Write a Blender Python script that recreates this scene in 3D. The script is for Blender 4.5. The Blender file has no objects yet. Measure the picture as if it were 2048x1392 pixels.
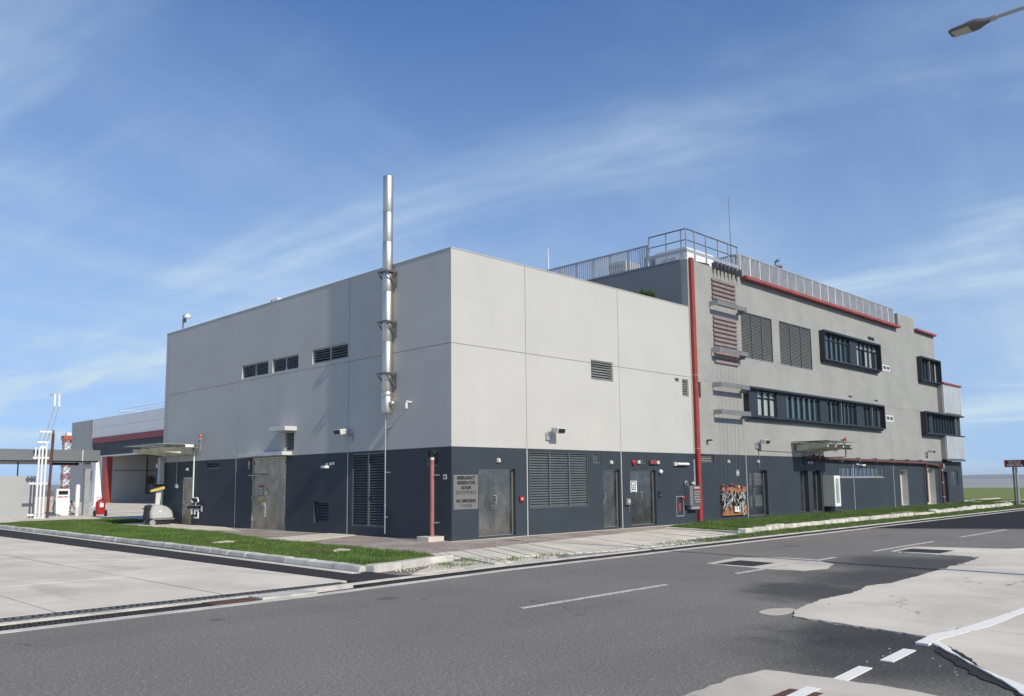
import bpy, bmesh, math, random
import numpy as np
from mathutils import Vector, Matrix
random.seed(7); RNG = np.random.default_rng(11)
SC = bpy.context.scene
COL = SC.collection
# ------------------------------------------------------------------ camera
cd = bpy.data.cameras.new('camera'); cam = bpy.data.objects.new('camera', cd); COL.objects.link(cam)
cam.matrix_world = Matrix(((0.7036414, -0.0751360, -0.7065715, -16.517217),
                           (-0.7104761, -0.0892403, -0.6980401, -18.863624),
                           (-0.0106067, 0.9931721, -0.1161755, 1.7),
                           (0, 0, 0, 1)))
cd.sensor_width = 36.0; cd.sensor_fit = 'HORIZONTAL'; cd.lens = 36.0*1688/2048
cd.shift_y = 72/2048; cd.clip_start = 0.1; cd.clip_end = 60000
SC.camera = cam
# ------------------------------------------------------------------ sky, sun, exposure
SUNV = Vector((-0.098, -1.0, 0.745)).normalized()
ELEV = math.asin(SUNV.z)
wd = bpy.data.worlds.new('World'); SC.world = wd; wd.use_nodes = True
N = wd.node_tree.nodes; Lk = wd.node_tree.links; N.clear()
def wn(t, **k):
    n = N.new(t)
    for a, b in k.items(): setattr(n, a, b)
    return n
def wmath(op, a, b=None, clamp=False):
    n = wn('ShaderNodeMath', operation=op); n.use_clamp = clamp
    for i, v in enumerate((a, b)):
        if v is None: continue
        if isinstance(v, (int, float)): n.inputs[i].default_value = v
        else: Lk.new(v, n.inputs[i])
    return n.outputs[0]
sky = wn('ShaderNodeTexSky', sky_type='NISHITA'); sky.sun_disc = False
sky.sun_elevation = ELEV; sky.sun_rotation = math.atan2(SUNV.x, SUNV.y)
sky.altitude = 0; sky.air_density = 1.0; sky.dust_density = 0.3; sky.ozone_density = 3.0
tc = wn('ShaderNodeTexCoord'); sp = wn('ShaderNodeSeparateXYZ'); Lk.new(tc.outputs['Generated'], sp.inputs[0])
zc = wmath('MAXIMUM', sp.outputs[2], 0.0); zd = wmath('ADD', zc, 0.16)
cb = wn('ShaderNodeCombineXYZ'); Lk.new(wmath('DIVIDE', sp.outputs[0], zd), cb.inputs[0]); Lk.new(wmath('DIVIDE', sp.outputs[1], zd), cb.inputs[1])
def cloud(scale, stretch, rot, detail, lo, hi, off=(0, 0, 0), dist=0.6):
    m0 = wn('ShaderNodeMapping'); m0.inputs['Rotation'].default_value = (0, 0, math.radians(-rot)); Lk.new(cb.outputs[0], m0.inputs[0])
    mp = wn('ShaderNodeMapping'); mp.inputs['Scale'].default_value = (scale, scale*stretch, 1); mp.inputs['Location'].default_value = off
    Lk.new(m0.outputs[0], mp.inputs[0])
    nz = wn('ShaderNodeTexNoise'); nz.inputs['Scale'].default_value = 1.0; nz.inputs['Detail'].default_value = detail; nz.inputs['Roughness'].default_value = 0.58; nz.inputs['Distortion'].default_value = dist
    Lk.new(mp.outputs[0], nz.inputs['Vector'])
    mr = wn('ShaderNodeMapRange', interpolation_type='SMOOTHSTEP'); mr.inputs[1].default_value = lo; mr.inputs[2].default_value = hi
    Lk.new(nz.outputs[0], mr.inputs[0]); return mr.outputs[0]
c1 = cloud(0.50, 2.6, 104, 8, 0.46, 0.74, (2.75, 8.1, 0), 0.5)
c2 = cloud(1.7, 3.0, 98, 10, 0.34, 0.78, (0.4, 7.7, 0), 0.6)
c3 = cloud(0.42, 2.0, 4, 7, 0.40, 0.66, (4.3, 16.7, 0), 0.5)
el = wmath('MULTIPLY', wmath('SUBTRACT', 0.70, zc), 1.8, True)          # thin veil, denser to the eye along longer slant paths
wisp = wmath('MULTIPLY', c1, wmath('ADD', wmath('MULTIPLY', c2, 0.42), 0.5))
cl = wmath('MULTIPLY', wisp, wmath('ADD', wmath('MULTIPLY', el, 0.85), 0.08))
cl = wmath('ADD', cl, wmath('MULTIPLY', wmath('ADD', wmath('MULTIPLY', wmath('MULTIPLY', c3, wmath('ADD', wmath('MULTIPLY', c2, 0.4), 0.6)), 0.40), wmath('ADD', wmath('MULTIPLY', el, 0.50), 0.06)), el), True)
# the sky texture is read a few degrees above the true direction: the lowest band of air is haze-free blue here
sv = wn('ShaderNodeCombineXYZ'); Lk.new(sp.outputs[0], sv.inputs[0]); Lk.new(sp.outputs[1], sv.inputs[1]); Lk.new(wmath('ADD', wmath('MULTIPLY', zc, 0.95), 0.13), sv.inputs[2])
sn = wn('ShaderNodeVectorMath', operation='NORMALIZE'); Lk.new(sv.outputs[0], sn.inputs[0]); Lk.new(sn.outputs[0], sky.inputs[0])
hs = wn('ShaderNodeMix', data_type='RGBA', blend_type='MULTIPLY'); hs.inputs[0].default_value = 1.0; Lk.new(sky.outputs[0], hs.inputs[6]); hs.inputs[7].default_value = (0.60, 0.99, 1.46, 1)
mixc = wn('ShaderNodeMix', data_type='RGBA'); Lk.new(cl, mixc.inputs[0]); Lk.new(hs.outputs[2], mixc.inputs[6]); mixc.inputs[7].default_value = (5.4, 6.9, 8.3, 1)
bg = wn('ShaderNodeBackground'); bg.inputs[1].default_value = 0.106
Lk.new(mixc.outputs[2], bg.inputs[0])
wo = wn('ShaderNodeOutputWorld'); Lk.new(bg.outputs[0], wo.inputs[0])
sd = bpy.data.lights.new('sun', 'SUN'); sd.energy = 4.4; sd.angle = math.radians(0.53); sd.color = (1.0, 0.925, 0.78)
so = bpy.data.objects.new('sun', sd); COL.objects.link(so); so.rotation_euler = (-SUNV).to_track_quat('-Z', 'Y').to_euler()
SC.view_settings.view_transform = 'Standard'; SC.view_settings.look = 'None'; SC.view_settings.exposure = 0.0; SC.view_settings.gamma = 1.0
SC.view_settings.use_curve_mapping = False
# ------------------------------------------------------------------ materials
MATS = {}
class NT:
    def __init__(s, name):
        s.m = bpy.data.materials.new(name); s.m.use_nodes = True; s.t = s.m.node_tree; s.n = s.t.nodes; s.l = s.t.links
        s.b = s.n['Principled BSDF']; s.co = s.n.new('ShaderNodeTexCoord').outputs['Object']
        MATS[name] = s.m
    def node(s, t, **k):
        n = s.n.new(t)
        for a, b in k.items(): setattr(n, a, b)
        return n
    def pos(s):
        return s.node('ShaderNodeNewGeometry').outputs['Position']
    def mapping(s, vec, scale=(1, 1, 1), rot=(0, 0, 0)):
        m = s.node('ShaderNodeMapping'); m.inputs['Scale'].default_value = scale; m.inputs['Rotation'].default_value = rot
        s.l.new(vec, m.inputs[0]); return m.outputs[0]
    def noise(s, vec, scale, detail=4, rough=0.55, dist=0.0):
        n = s.node('ShaderNodeTexNoise'); n.inputs['Scale'].default_value = scale; n.inputs['Detail'].default_value = detail
        n.inputs['Roughness'].default_value = rough; n.inputs['Distortion'].default_value = dist
        s.l.new(vec, n.inputs['Vector']); return n.outputs[0]
    def ramp(s, fac, lo, hi, smooth=True):
        r = s.node('ShaderNodeMapRange', interpolation_type='SMOOTHSTEP' if smooth else 'LINEAR'); r.inputs[1].default_value = lo; r.inputs[2].default_value = hi
        s.l.new(fac, r.inputs[0]); return r.outputs[0]
    def mix(s, fac, a, b, mode='MIX'):
        m = s.node('ShaderNodeMix', data_type='RGBA', blend_type=mode)
        if isinstance(fac, (int, float)): m.inputs[0].default_value = fac
        else: s.l.new(fac, m.inputs[0])
        for i, v in ((6, a), (7, b)):
            if isinstance(v, tuple): m.inputs[i].default_value = (v[0], v[1], v[2], 1)
            else: s.l.new(v, m.inputs[i])
        return m.outputs[2]
    def math(s, op, a, b=0.5, clamp=False):
        m = s.node('ShaderNodeMath', operation=op); m.use_clamp = clamp
        for i, v in enumerate((a, b)):
            if isinstance(v, (int, float)): m.inputs[i].default_value = v
            else: s.l.new(v, m.inputs[i])
        return m.outputs[0]
    def bump(s, h, strength=0.3, dist=0.01):
        b = s.node('ShaderNodeBump'); b.inputs['Strength'].default_value = strength; b.inputs['Distance'].default_value = dist
        s.l.new(h, b.inputs['Height']); s.l.new(b.outputs[0], s.b.inputs['Normal'])
    def out(s, col=None, rough=None, metal=None):
        if col is not None:
            if isinstance(col, tuple): s.b.inputs['Base Color'].default_value = (col[0], col[1], col[2], 1)
            else: s.l.new(col, s.b.inputs['Base Color'])
        if rough is not None:
            if isinstance(rough, (int, float)): s.b.inputs['Roughness'].default_value = rough
            else: s.l.new(rough, s.b.inputs['Roughness'])
        if metal is not None: s.b.inputs['Metallic'].default_value = metal
        return s.m
def mul(c, k): return tuple(min(1, x*k) for x in c)
def paint(name, col, rough=0.6, var=0.12, scale=1.2, grain=0.0, streak=0.0, metal=0.0, bump=0.0, gs=60):
    t = NT(name); p = t.pos()
    c = t.mix(t.ramp(t.noise(p, scale, 5), 0.3, 0.7), mul(col, 1-var), mul(col, 1+var))
    if streak:
        st = t.ramp(t.noise(t.mapping(p, (2.4, 2.4, 0.10)), 1.6, 6, 0.65), 0.52, 0.78)
        br = t.ramp(t.noise(p, 0.35, 3), 0.35, 0.65)
        c = t.mix(t.math('MULTIPLY', t.math('MULTIPLY', st, br), streak), c, mul(col, 0.55))
    if grain:
        c = t.mix(t.math('MULTIPLY', t.ramp(t.noise(p, gs, 3, 0.7), 0.35, 0.7), grain), c, mul(col, 0.6))
    if bump: t.bump(t.noise(p, gs, 4, 0.7), bump, 0.01)
    return t.out(c, rough, metal)
paint('wall_light', (0.478, 0.473, 0.446), 0.85, 0.035, 0.5, 0.05, 0.14, bump=0.45, gs=9)
paint('wall_dark', (0.028, 0.039, 0.051), 0.66, 0.10, 0.7, 0.12, 0.22, bump=0.5, gs=14)
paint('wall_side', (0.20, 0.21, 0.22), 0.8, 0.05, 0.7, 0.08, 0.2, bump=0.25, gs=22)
paint('wall_grey', (0.36, 0.37, 0.37), 0.85, 0.05, 0.6, 0.05, 0.1)
paint('canopy_grey', (0.15, 0.165, 0.175), 0.7, 0.05, 0.6)
paint('wall_base_pale', (0.5, 0.48, 0.44), 0.9, 0.1, 1.5, 0.2)
paint('joint_pale', (0.62, 0.61, 0.58), 0.7, 0.1, 4)
paint('joint_dark', (0.24, 0.24, 0.235), 0.8, 0.1, 4)
paint('niche', (0.50, 0.485, 0.445), 0.8, 0.06, 1.2)
paint('white', (0.78, 0.78, 0.76), 0.45, 0.05, 3)
paint('white_dull', (0.60, 0.60, 0.58), 0.6, 0.08, 2, 0.1)
paint('fascia_panel', (0.66, 0.67, 0.68), 0.5, 0.03, 0.4)
paint('grey_metal', (0.36, 0.37, 0.38), 0.45, 0.1, 3, metal=0.3)
paint('mid_grey', (0.17, 0.175, 0.18), 0.55, 0.1, 2)
paint('rail_grey', (0.42, 0.42, 0.41), 0.45, 0.08, 5, metal=0.4)
paint('slate_metal', (0.16, 0.165, 0.175), 0.4, 0.08, 3, metal=0.5)
paint('frame_dark', (0.018, 0.023, 0.030), 0.5, 0.1, 3)
paint('panel_blue', (0.020, 0.029, 0.041), 0.6, 0.08, 1.5)
paint('louvre_slat', (0.095, 0.11, 0.115), 0.45, 0.1, 4)
paint('louvre_slat_pale', (0.185, 0.195, 0.19), 0.5, 0.1, 4)
paint('void', (0.006, 0.007, 0.008), 0.9, 0.0)
paint('black', (0.012, 0.012, 0.013), 0.5, 0.1)
paint('rubber', (0.02, 0.02, 0.021), 0.8, 0.1)
paint('red_post', (0.30, 0.042, 0.034), 0.42, 0.10, 1.4, 0.08, 0.25)
paint('red_cap', (0.30, 0.062, 0.056), 0.6, 0.14, 1.2, 0.15, 0.2)
paint('red_pipe', (0.36, 0.135, 0.115), 0.5, 0.12, 2.5, 0.15, 0.2)
paint('maroon', (0.115, 0.042, 0.036), 0.5, 0.15, 2.0, 0.15, 0.2)
paint('maroon_band', (0.22, 0.045, 0.05), 0.6, 0.08, 1)
paint('red_bright', (0.36, 0.018, 0.02), 0.4, 0.08, 3)
paint('sign_red', (0.22, 0.010, 0.018), 0.4, 0.08, 3)
paint('orange_red', (0.42, 0.085, 0.035), 0.4, 0.1, 3)
paint('mauve', (0.27, 0.20, 0.195), 0.75, 0.12, 3, 0.2)
paint('cream', (0.62, 0.58, 0.46), 0.6, 0.08, 2)
paint('yellow', (0.55, 0.42, 0.12), 0.6, 0.15, 8)
paint('screen', (0.02, 0.025, 0.03), 0.2, 0.0)
paint('machine_grey', (0.44, 0.45, 0.46), 0.4, 0.06, 4)
paint('kerb_stone', (0.56, 0.53, 0.47), 0.9, 0.2, 2.2, 0.35, 0.0, bump=0.5, gs=30)
paint('kerb_white', (0.56, 0.53, 0.46), 0.9, 0.3, 3.0, 0.45, 0.0, bump=0.5, gs=30)
paint('iron', (0.035, 0.034, 0.034), 0.65, 0.3, 6, 0.4, metal=0.3, bump=0.5, gs=40)
paint('grate_grey', (0.15, 0.145, 0.14), 0.6, 0.3, 6, 0.4, metal=0.2)
paint('grate_brown', (0.055, 0.045, 0.04), 0.7, 0.3, 6, 0.4)
paint('edge_grit', (0.22, 0.20, 0.172), 0.95, 0.35, 5, 0.6, bump=0.6, gs=30)
paint('sign_steel', (0.165, 0.162, 0.15), 0.5, 0.06, 2.0)
paint('rust', (0.11, 0.055, 0.035), 0.85, 0.4, 7, 0.4, bump=0.5, gs=40)
paint('dirt', (0.24, 0.205, 0.16), 0.95, 0.3, 1.6, 0.4, bump=0.5, gs=25)
paint('trunk', (0.08, 0.06, 0.045), 0.9, 0.2, 9)
paint('rope', (0.45, 0.42, 0.37), 0.9, 0.3, 15)
paint('rope_dark', (0.03, 0.03, 0.035), 0.9, 0.3, 15)
paint('far_pave', (0.30, 0.29, 0.275), 0.9, 0.1, 0.02)
paint('far_land', (0.06, 0.075, 0.06), 0.95, 0.4, 0.01)
paint('far_ground', (0.17, 0.175, 0.13), 0.95, 0.2, 0.01)
paint('ac_beige', (0.50, 0.48, 0.43), 0.6, 0.05, 2)
def mat_tile():
    t = NT('mosaic'); p = t.pos()
    base = (0.36, 0.357, 0.333)
    c = t.mix(t.ramp(t.noise(p, 0.6, 5), 0.3, 0.7), mul(base, 0.93), mul(base, 1.07))
    # swizzle to wall plane for brick texture: (x+y, z)
    s = t.node('ShaderNodeSeparateXYZ'); t.l.new(p, s.inputs[0])
    k = t.node('ShaderNodeCombineXYZ'); t.l.new(t.math('ADD', s.outputs[0], s.outputs[1]), k.inputs[0]); t.l.new(s.outputs[2], k.inputs[1])
    br = t.node('ShaderNodeTexBrick'); br.offset = 0.0; br.inputs['Scale'].default_value = 1.0; br.inputs['Brick Width'].default_value = 0.10; br.inputs['Row Height'].default_value = 0.05
    br.inputs['Mortar Size'].default_value = 0.005; br.inputs['Color1'].default_value = (1, 1, 1, 1); br.inputs['Color2'].default_value = (0.86, 0.86, 0.85, 1); br.inputs['Mortar'].default_value = (0.7, 0.69, 0.67, 1)
    t.l.new(k.outputs[0], br.inputs['Vector'])
    c = t.mix(0.9, c, br.outputs[0], 'MULTIPLY')
    st = t.ramp(t.noise(t.mapping(p, (3.0, 3.0, 0.08)), 1.6, 6, 0.65), 0.53, 0.8)
    c = t.mix(t.math('MULTIPLY', st, 0.25), c, mul(base, 0.6))
    t.bump(br.outputs[1], -0.2, 0.01)
    t.out(c, 0.6)
mat_tile()
def mat_steel(name, base, rough, brush=(1, 1, 60), bmp=0.12):
    t = NT(name); p = t.pos()
    sm = t.ramp(t.noise(t.mapping(p, (1, 1, 0.6)), 1.6, 4, 0.55, 0.5), 0.25, 0.8)
    gr = t.noise(t.mapping(p, brush), 6, 3, 0.7)
    sm2 = t.ramp(t.noise(t.mapping(p, (1, 1, 0.8)), 1.5, 3, 0.5, 1.4), 0.28, 0.72); c = t.mix(sm2, mul(base, 0.72), mul(base, 1.12)); c = t.mix(t.math('MULTIPLY', gr, 0.3), c, mul(base, 0.7))
    r = t.math('ADD', t.math('MULTIPLY', sm, 0.22), rough)
    if bmp: t.bump(t.noise(p, 1.6, 2), bmp, 0.05)
    else: c = base; r = rough
    t.out(c, r, 1.0)
mat_steel('steel_door', (0.42, 0.385, 0.33), 0.16)
mat_steel('steel_door_dull', (0.40, 0.36, 0.305), 0.34)
mat_steel('steel_pipe', (0.60, 0.58, 0.54), 0.48, (1, 1, 4), 0.0)
mat_steel('steel_dark', (0.22, 0.22, 0.215), 0.3)
def mat_glass(name, col, rough=0.06):
    t = NT(name); t.out(col, rough); t.b.inputs['Specular IOR Level'].default_value = 0.9; t.b.inputs['Coat Weight'].default_value = 0.6; t.b.inputs['Coat Roughness'].default_value = 0.04
mat_glass('glass_dark', (0.012, 0.022, 0.028))
mat_glass('glass_teal', (0.035, 0.072, 0.082), 0.12)
mat_glass('glass_mist', (0.12, 0.15, 0.15), 0.2)
mat_glass('glass_pale', (0.36, 0.41, 0.38), 0.2)
mat_glass('glass_blue', (0.02, 0.035, 0.06), 0.1)
def mat_lens():
    t = NT('lens'); t.out((0.42, 0.42, 0.36), 0.25)
mat_lens()
def mat_canopy_glass():
    t = NT('canopy_glass'); t.out((0.55, 0.58, 0.55), 0.2); t.b.inputs['Transmission Weight'].default_value = 0.55; t.b.inputs['IOR'].default_value = 1.2
mat_canopy_glass()
def mat_asphalt(name, base, dark=None, spk=0.6):
    t = NT(name); p = t.pos()
    big = t.ramp(t.noise(p, 0.22, 6, 0.6, 0.6), 0.3, 0.72)
    c = t.mix(big, mul(base, 0.86), mul(base, 1.10))
    trk = t.ramp(t.noise(t.mapping(p, (0.04, 0.9, 1)), 1.0, 4), 0.42, 0.66)
    c = t.mix(t.math('MULTIPLY', trk, 0.16), c, mul(base, 1.4))
    ag = t.ramp(t.noise(p, 34, 4, 0.85), 0.34, 0.66, False)
    c = t.mix(ag, mul(base, 0.36), c)
    sp = t.ramp(t.noise(p, 21, 2, 0.5), 0.64, 0.70)
    c = t.mix(t.math('MULTIPLY', sp, spk), c, (0.42, 0.40, 0.37))
    st = t.ramp(t.noise(p, 0.9, 3, 0.5), 0.70, 0.76)
    c = t.mix(t.math('MULTIPLY', st, 0.35), c, mul(base, 0.6))
    if dark:
        w = t.node('ShaderNodeVectorMath', operation='ADD'); nz = t.node('ShaderNodeTexNoise'); nz.inputs['Scale'].default_value = 1.1; nz.inputs['Detail'].default_value = 6; t.l.new(p, nz.inputs['Vector'])
        sc = t.node('ShaderNodeVectorMath', operation='SCALE'); sc.inputs['Scale'].default_value = 1.1; t.l.new(nz.outputs[1], sc.inputs[0]); t.l.new(p, w.inputs[0]); t.l.new(sc.outputs[0], w.inputs[1])
        vo = t.node('ShaderNodeTexVoronoi', feature='DISTANCE_TO_EDGE'); vo.inputs['Scale'].default_value = 0.22; t.l.new(w.outputs[0], vo.inputs['Vector'])
        ck = t.math('SUBTRACT', 1.0, t.ramp(vo.outputs[0], 0.0, 0.004)); gate = t.ramp(t.noise(p, 0.3, 2), 0.55, 0.62)
        c = t.mix(t.math('MULTIPLY', t.math('MULTIPLY', ck, gate), 0.6), c, (0.03, 0.03, 0.03))
        for (x, y, r) in ((-8.67, -8.44, 0.26), (-5.6, -8.9, 0.13), (-11.3, -8.4, 0.16), (-8.0, -11.6, 0.12), (4.2, -8.4, 0.3), (9.5, -8.8, 0.35)):
            v = t.node('ShaderNodeVectorMath', operation='DISTANCE'); t.l.new(p, v.inputs[0]); v.inputs[1].default_value = (x, y, 0)
            d = t.math('ADD', v.outputs[1], t.math('MULTIPLY', t.noise(p, 3.5, 4, 0.6), 0.25))
            c = t.mix(t.math('MULTIPLY', t.ramp(d, r+0.12, r*0.5+0.06), 0.5), c, (0.05, 0.048, 0.045))
    dk = t.mix(ag, (0.022, 0.022, 0.023), (0.062, 0.062, 0.062)); dk = t.mix(t.math('MULTIPLY', sp, 0.3), dk, (0.3, 0.29, 0.27))
    if dark:                       # newer, blacker surfacing laid against the concrete bay
        for (x, y, r) in dark:
            v = t.node('ShaderNodeVectorMath', operation='DISTANCE'); t.l.new(p, v.inputs[0]); v.inputs[1].default_value = (x, y, 0)
            d = t.math('ADD', v.outputs[1], t.math('MULTIPLY', t.noise(p, 0.7, 5, 0.6), 2.0))
            c = t.mix(t.math('MULTIPLY', t.ramp(d, r+1.0, r*0.35+1.0), 0.74), c, dk)
    t.bump(t.noise(p, 34, 4, 0.85), 0.55, 0.015)
    t.b.inputs['Specular IOR Level'].default_value = 0.2
    t.out(c, 0.9)
mat_asphalt('asphalt', (0.288, 0.268, 0.237), [(-7.9, -15.7, 2.0), (-6.9, -14.9, 1.3), (-4.0, -13.0, 1.6), (-1.5, -12.9, 2.0), (1.5, -12.6, 2.6)])
mat_asphalt('asphalt_new', (0.032, 0.032, 0.034), None, 0.10)
mat_asphalt('asphalt_strip', (0.060, 0.058, 0.056), None, 0.12)
def mat_concrete(name, base, crack=0.5, stain=0.3):
    t = NT(name); p = t.pos()
    c = t.mix(t.ramp(t.noise(p, 0.5, 7, 0.62, 0.5), 0.28, 0.72), mul(base, 0.82), mul(base, 1.12))
    sm = t.ramp(t.noise(t.mapping(p, (0.9, 0.25, 1), (0, 0, 0.5)), 1.0, 6, 0.6, 0.8), 0.5, 0.75)
    c = t.mix(t.math('MULTIPLY', sm, stain), c, mul(base, 0.6))
    c = t.mix(t.math('MULTIPLY', t.ramp(t.noise(p, 45, 3, 0.75), 0.5, 0.75), 0.35), c, mul(base, 0.6))
    if crack:
        w = t.node('ShaderNodeVectorMath', operation='ADD'); nz = t.node('ShaderNodeTexNoise'); nz.inputs['Scale'].default_value = 1.4; nz.inputs['Detail'].default_value = 6; t.l.new(p, nz.inputs['Vector'])
        sc = t.node('ShaderNodeVectorMath', operation='SCALE'); sc.inputs['Scale'].default_value = 0.9; t.l.new(nz.outputs[1], sc.inputs[0]); t.l.new(p, w.inputs[0]); t.l.new(sc.outputs[0], w.inputs[1])
        vo = t.node('ShaderNodeTexVoronoi', feature='DISTANCE_TO_EDGE'); vo.inputs['Scale'].default_value = 0.42; t.l.new(w.outputs[0], vo.inputs['Vector'])
        ck = t.math('SUBTRACT', 1.0, t.ramp(vo.outputs[0], 0.0, 0.006)); gate = t.ramp(t.noise(p, 0.45, 2), 0.52, 0.6)
        c = t.mix(t.math('MULTIPLY', t.math('MULTIPLY', ck, gate), crack), c, mul(base, 0.2))
    if not crack:
        oi = t.node('ShaderNodeObjectInfo'); c = t.mix(t.math('MULTIPLY', oi.outputs['Random'], 0.22), c, mul(base, 0.62))
    t.bump(t.noise(p, 40, 5, 0.75), 0.35, 0.01)
    t.out(c, 0.9)
mat_concrete('concrete', (0.635, 0.575, 0.47), 0.9, 0.40)
mat_concrete('concrete_slab', (0.68, 0.615, 0.51), 0.0, 0.62)
mat_concrete('concrete_pale', (0.67, 0.61, 0.505), 0.0, 0.35)
mat_concrete('concrete_patch', (0.56, 0.505, 0.42), 0.6, 0.35)
def mat_worn_paint(name, base, wear):
    t = NT(name); p = t.pos()
    c = t.mix(t.ramp(t.noise(p, 14, 6, 0.7), wear, wear+0.16), base, mul(base, 0.42))
    t.bump(t.noise(p, 60, 3, 0.8), 0.3, 0.01); t.out(c, 0.75)
mat_worn_paint('line_paint', (0.82, 0.79, 0.72), 0.58)
mat_worn_paint('line_paint_old', (0.54, 0.52, 0.48), 0.46)
def mat_paver():
    t = NT('paver'); p = t.pos()
    br = t.node('ShaderNodeTexBrick'); br.inputs['Scale'].default_value = 1.0; br.inputs['Brick Width'].default_value = 0.22; br.inputs['Row Height'].default_value = 0.11; br.inputs['Mortar Size'].default_value = 0.009
    br.inputs['Color1'].default_value = (0.27, 0.20, 0.165, 1); br.inputs['Color2'].default_value = (0.36, 0.295, 0.25, 1); br.inputs['Mortar'].default_value = (0.13, 0.12, 0.10, 1)
    t.l.new(t.mapping(p, rot=(0, 0, 0.0)), br.inputs['Vector'])
    dust = t.ramp(t.noise(p, 0.8, 5), 0.38, 0.66)
    c = t.mix(t.math('MULTIPLY', dust, 0.5), br.outputs[0], (0.46, 0.415, 0.36))
    t.bump(br.outputs[1], -0.5, 0.01); t.out(c, 0.9)
mat_paver()
def mat_grass(name, a, b, soil=None):
    t = NT(name); p = t.pos()
    if soil is None:
        g = t.node('ShaderNodeNewGeometry'); r = g.outputs['Random Per Island']
        c = t.mix(r, a, b); c = t.mix(t.ramp(t.noise(p, 0.9, 4), 0.35, 0.7), c, mul(a, 0.7))
        dry = t.math('GREATER_THAN', t.math('ADD', r, t.math('MULTIPLY', t.ramp(t.noise(p, 0.5, 4), 0.5, 0.75), 0.35)), 0.95); c = t.mix(t.math('MULTIPLY', dry, 0.7), c, (0.24, 0.20, 0.075))
        t.b.inputs['Subsurface Weight'].default_value = 0.0
    else:
        c = t.mix(t.ramp(t.noise(p, 1.1, 6, 0.65), 0.3, 0.7), a, b); c = t.mix(t.ramp(t.noise(p, 14, 4, 0.7), 0.4, 0.7), c, soil)
    t.out(c, 0.8)
mat_grass('grass_blade', (0.068, 0.138, 0.018), (0.135, 0.215, 0.042))
mat_grass('grass_soil', (0.06, 0.10, 0.014), (0.09, 0.12, 0.025), (0.07, 0.075, 0.03))
mat_grass('field', (0.145, 0.175, 0.02), (0.19, 0.215, 0.035), (0.15, 0.17, 0.025))
mat_grass('leaf', (0.030, 0.075, 0.014), (0.055, 0.11, 0.02))
def mat_wood():
    t = NT('wood'); p = t.pos()
    g = t.noise(t.mapping(p, (1.5, 1.5, 26)), 3, 5, 0.6, 0.4)
    t.out(t.mix(t.ramp(g, 0.3, 0.7), (0.40, 0.17, 0.075), (0.27, 0.105, 0.045)), 0.6)
mat_wood()
def mat_corrugated():
    paint('corrugated', (0.52, 0.55, 0.56), 0.4, 0.05, 1.0, 0.05, 0.15, metal=0.25)
mat_corrugated()
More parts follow.
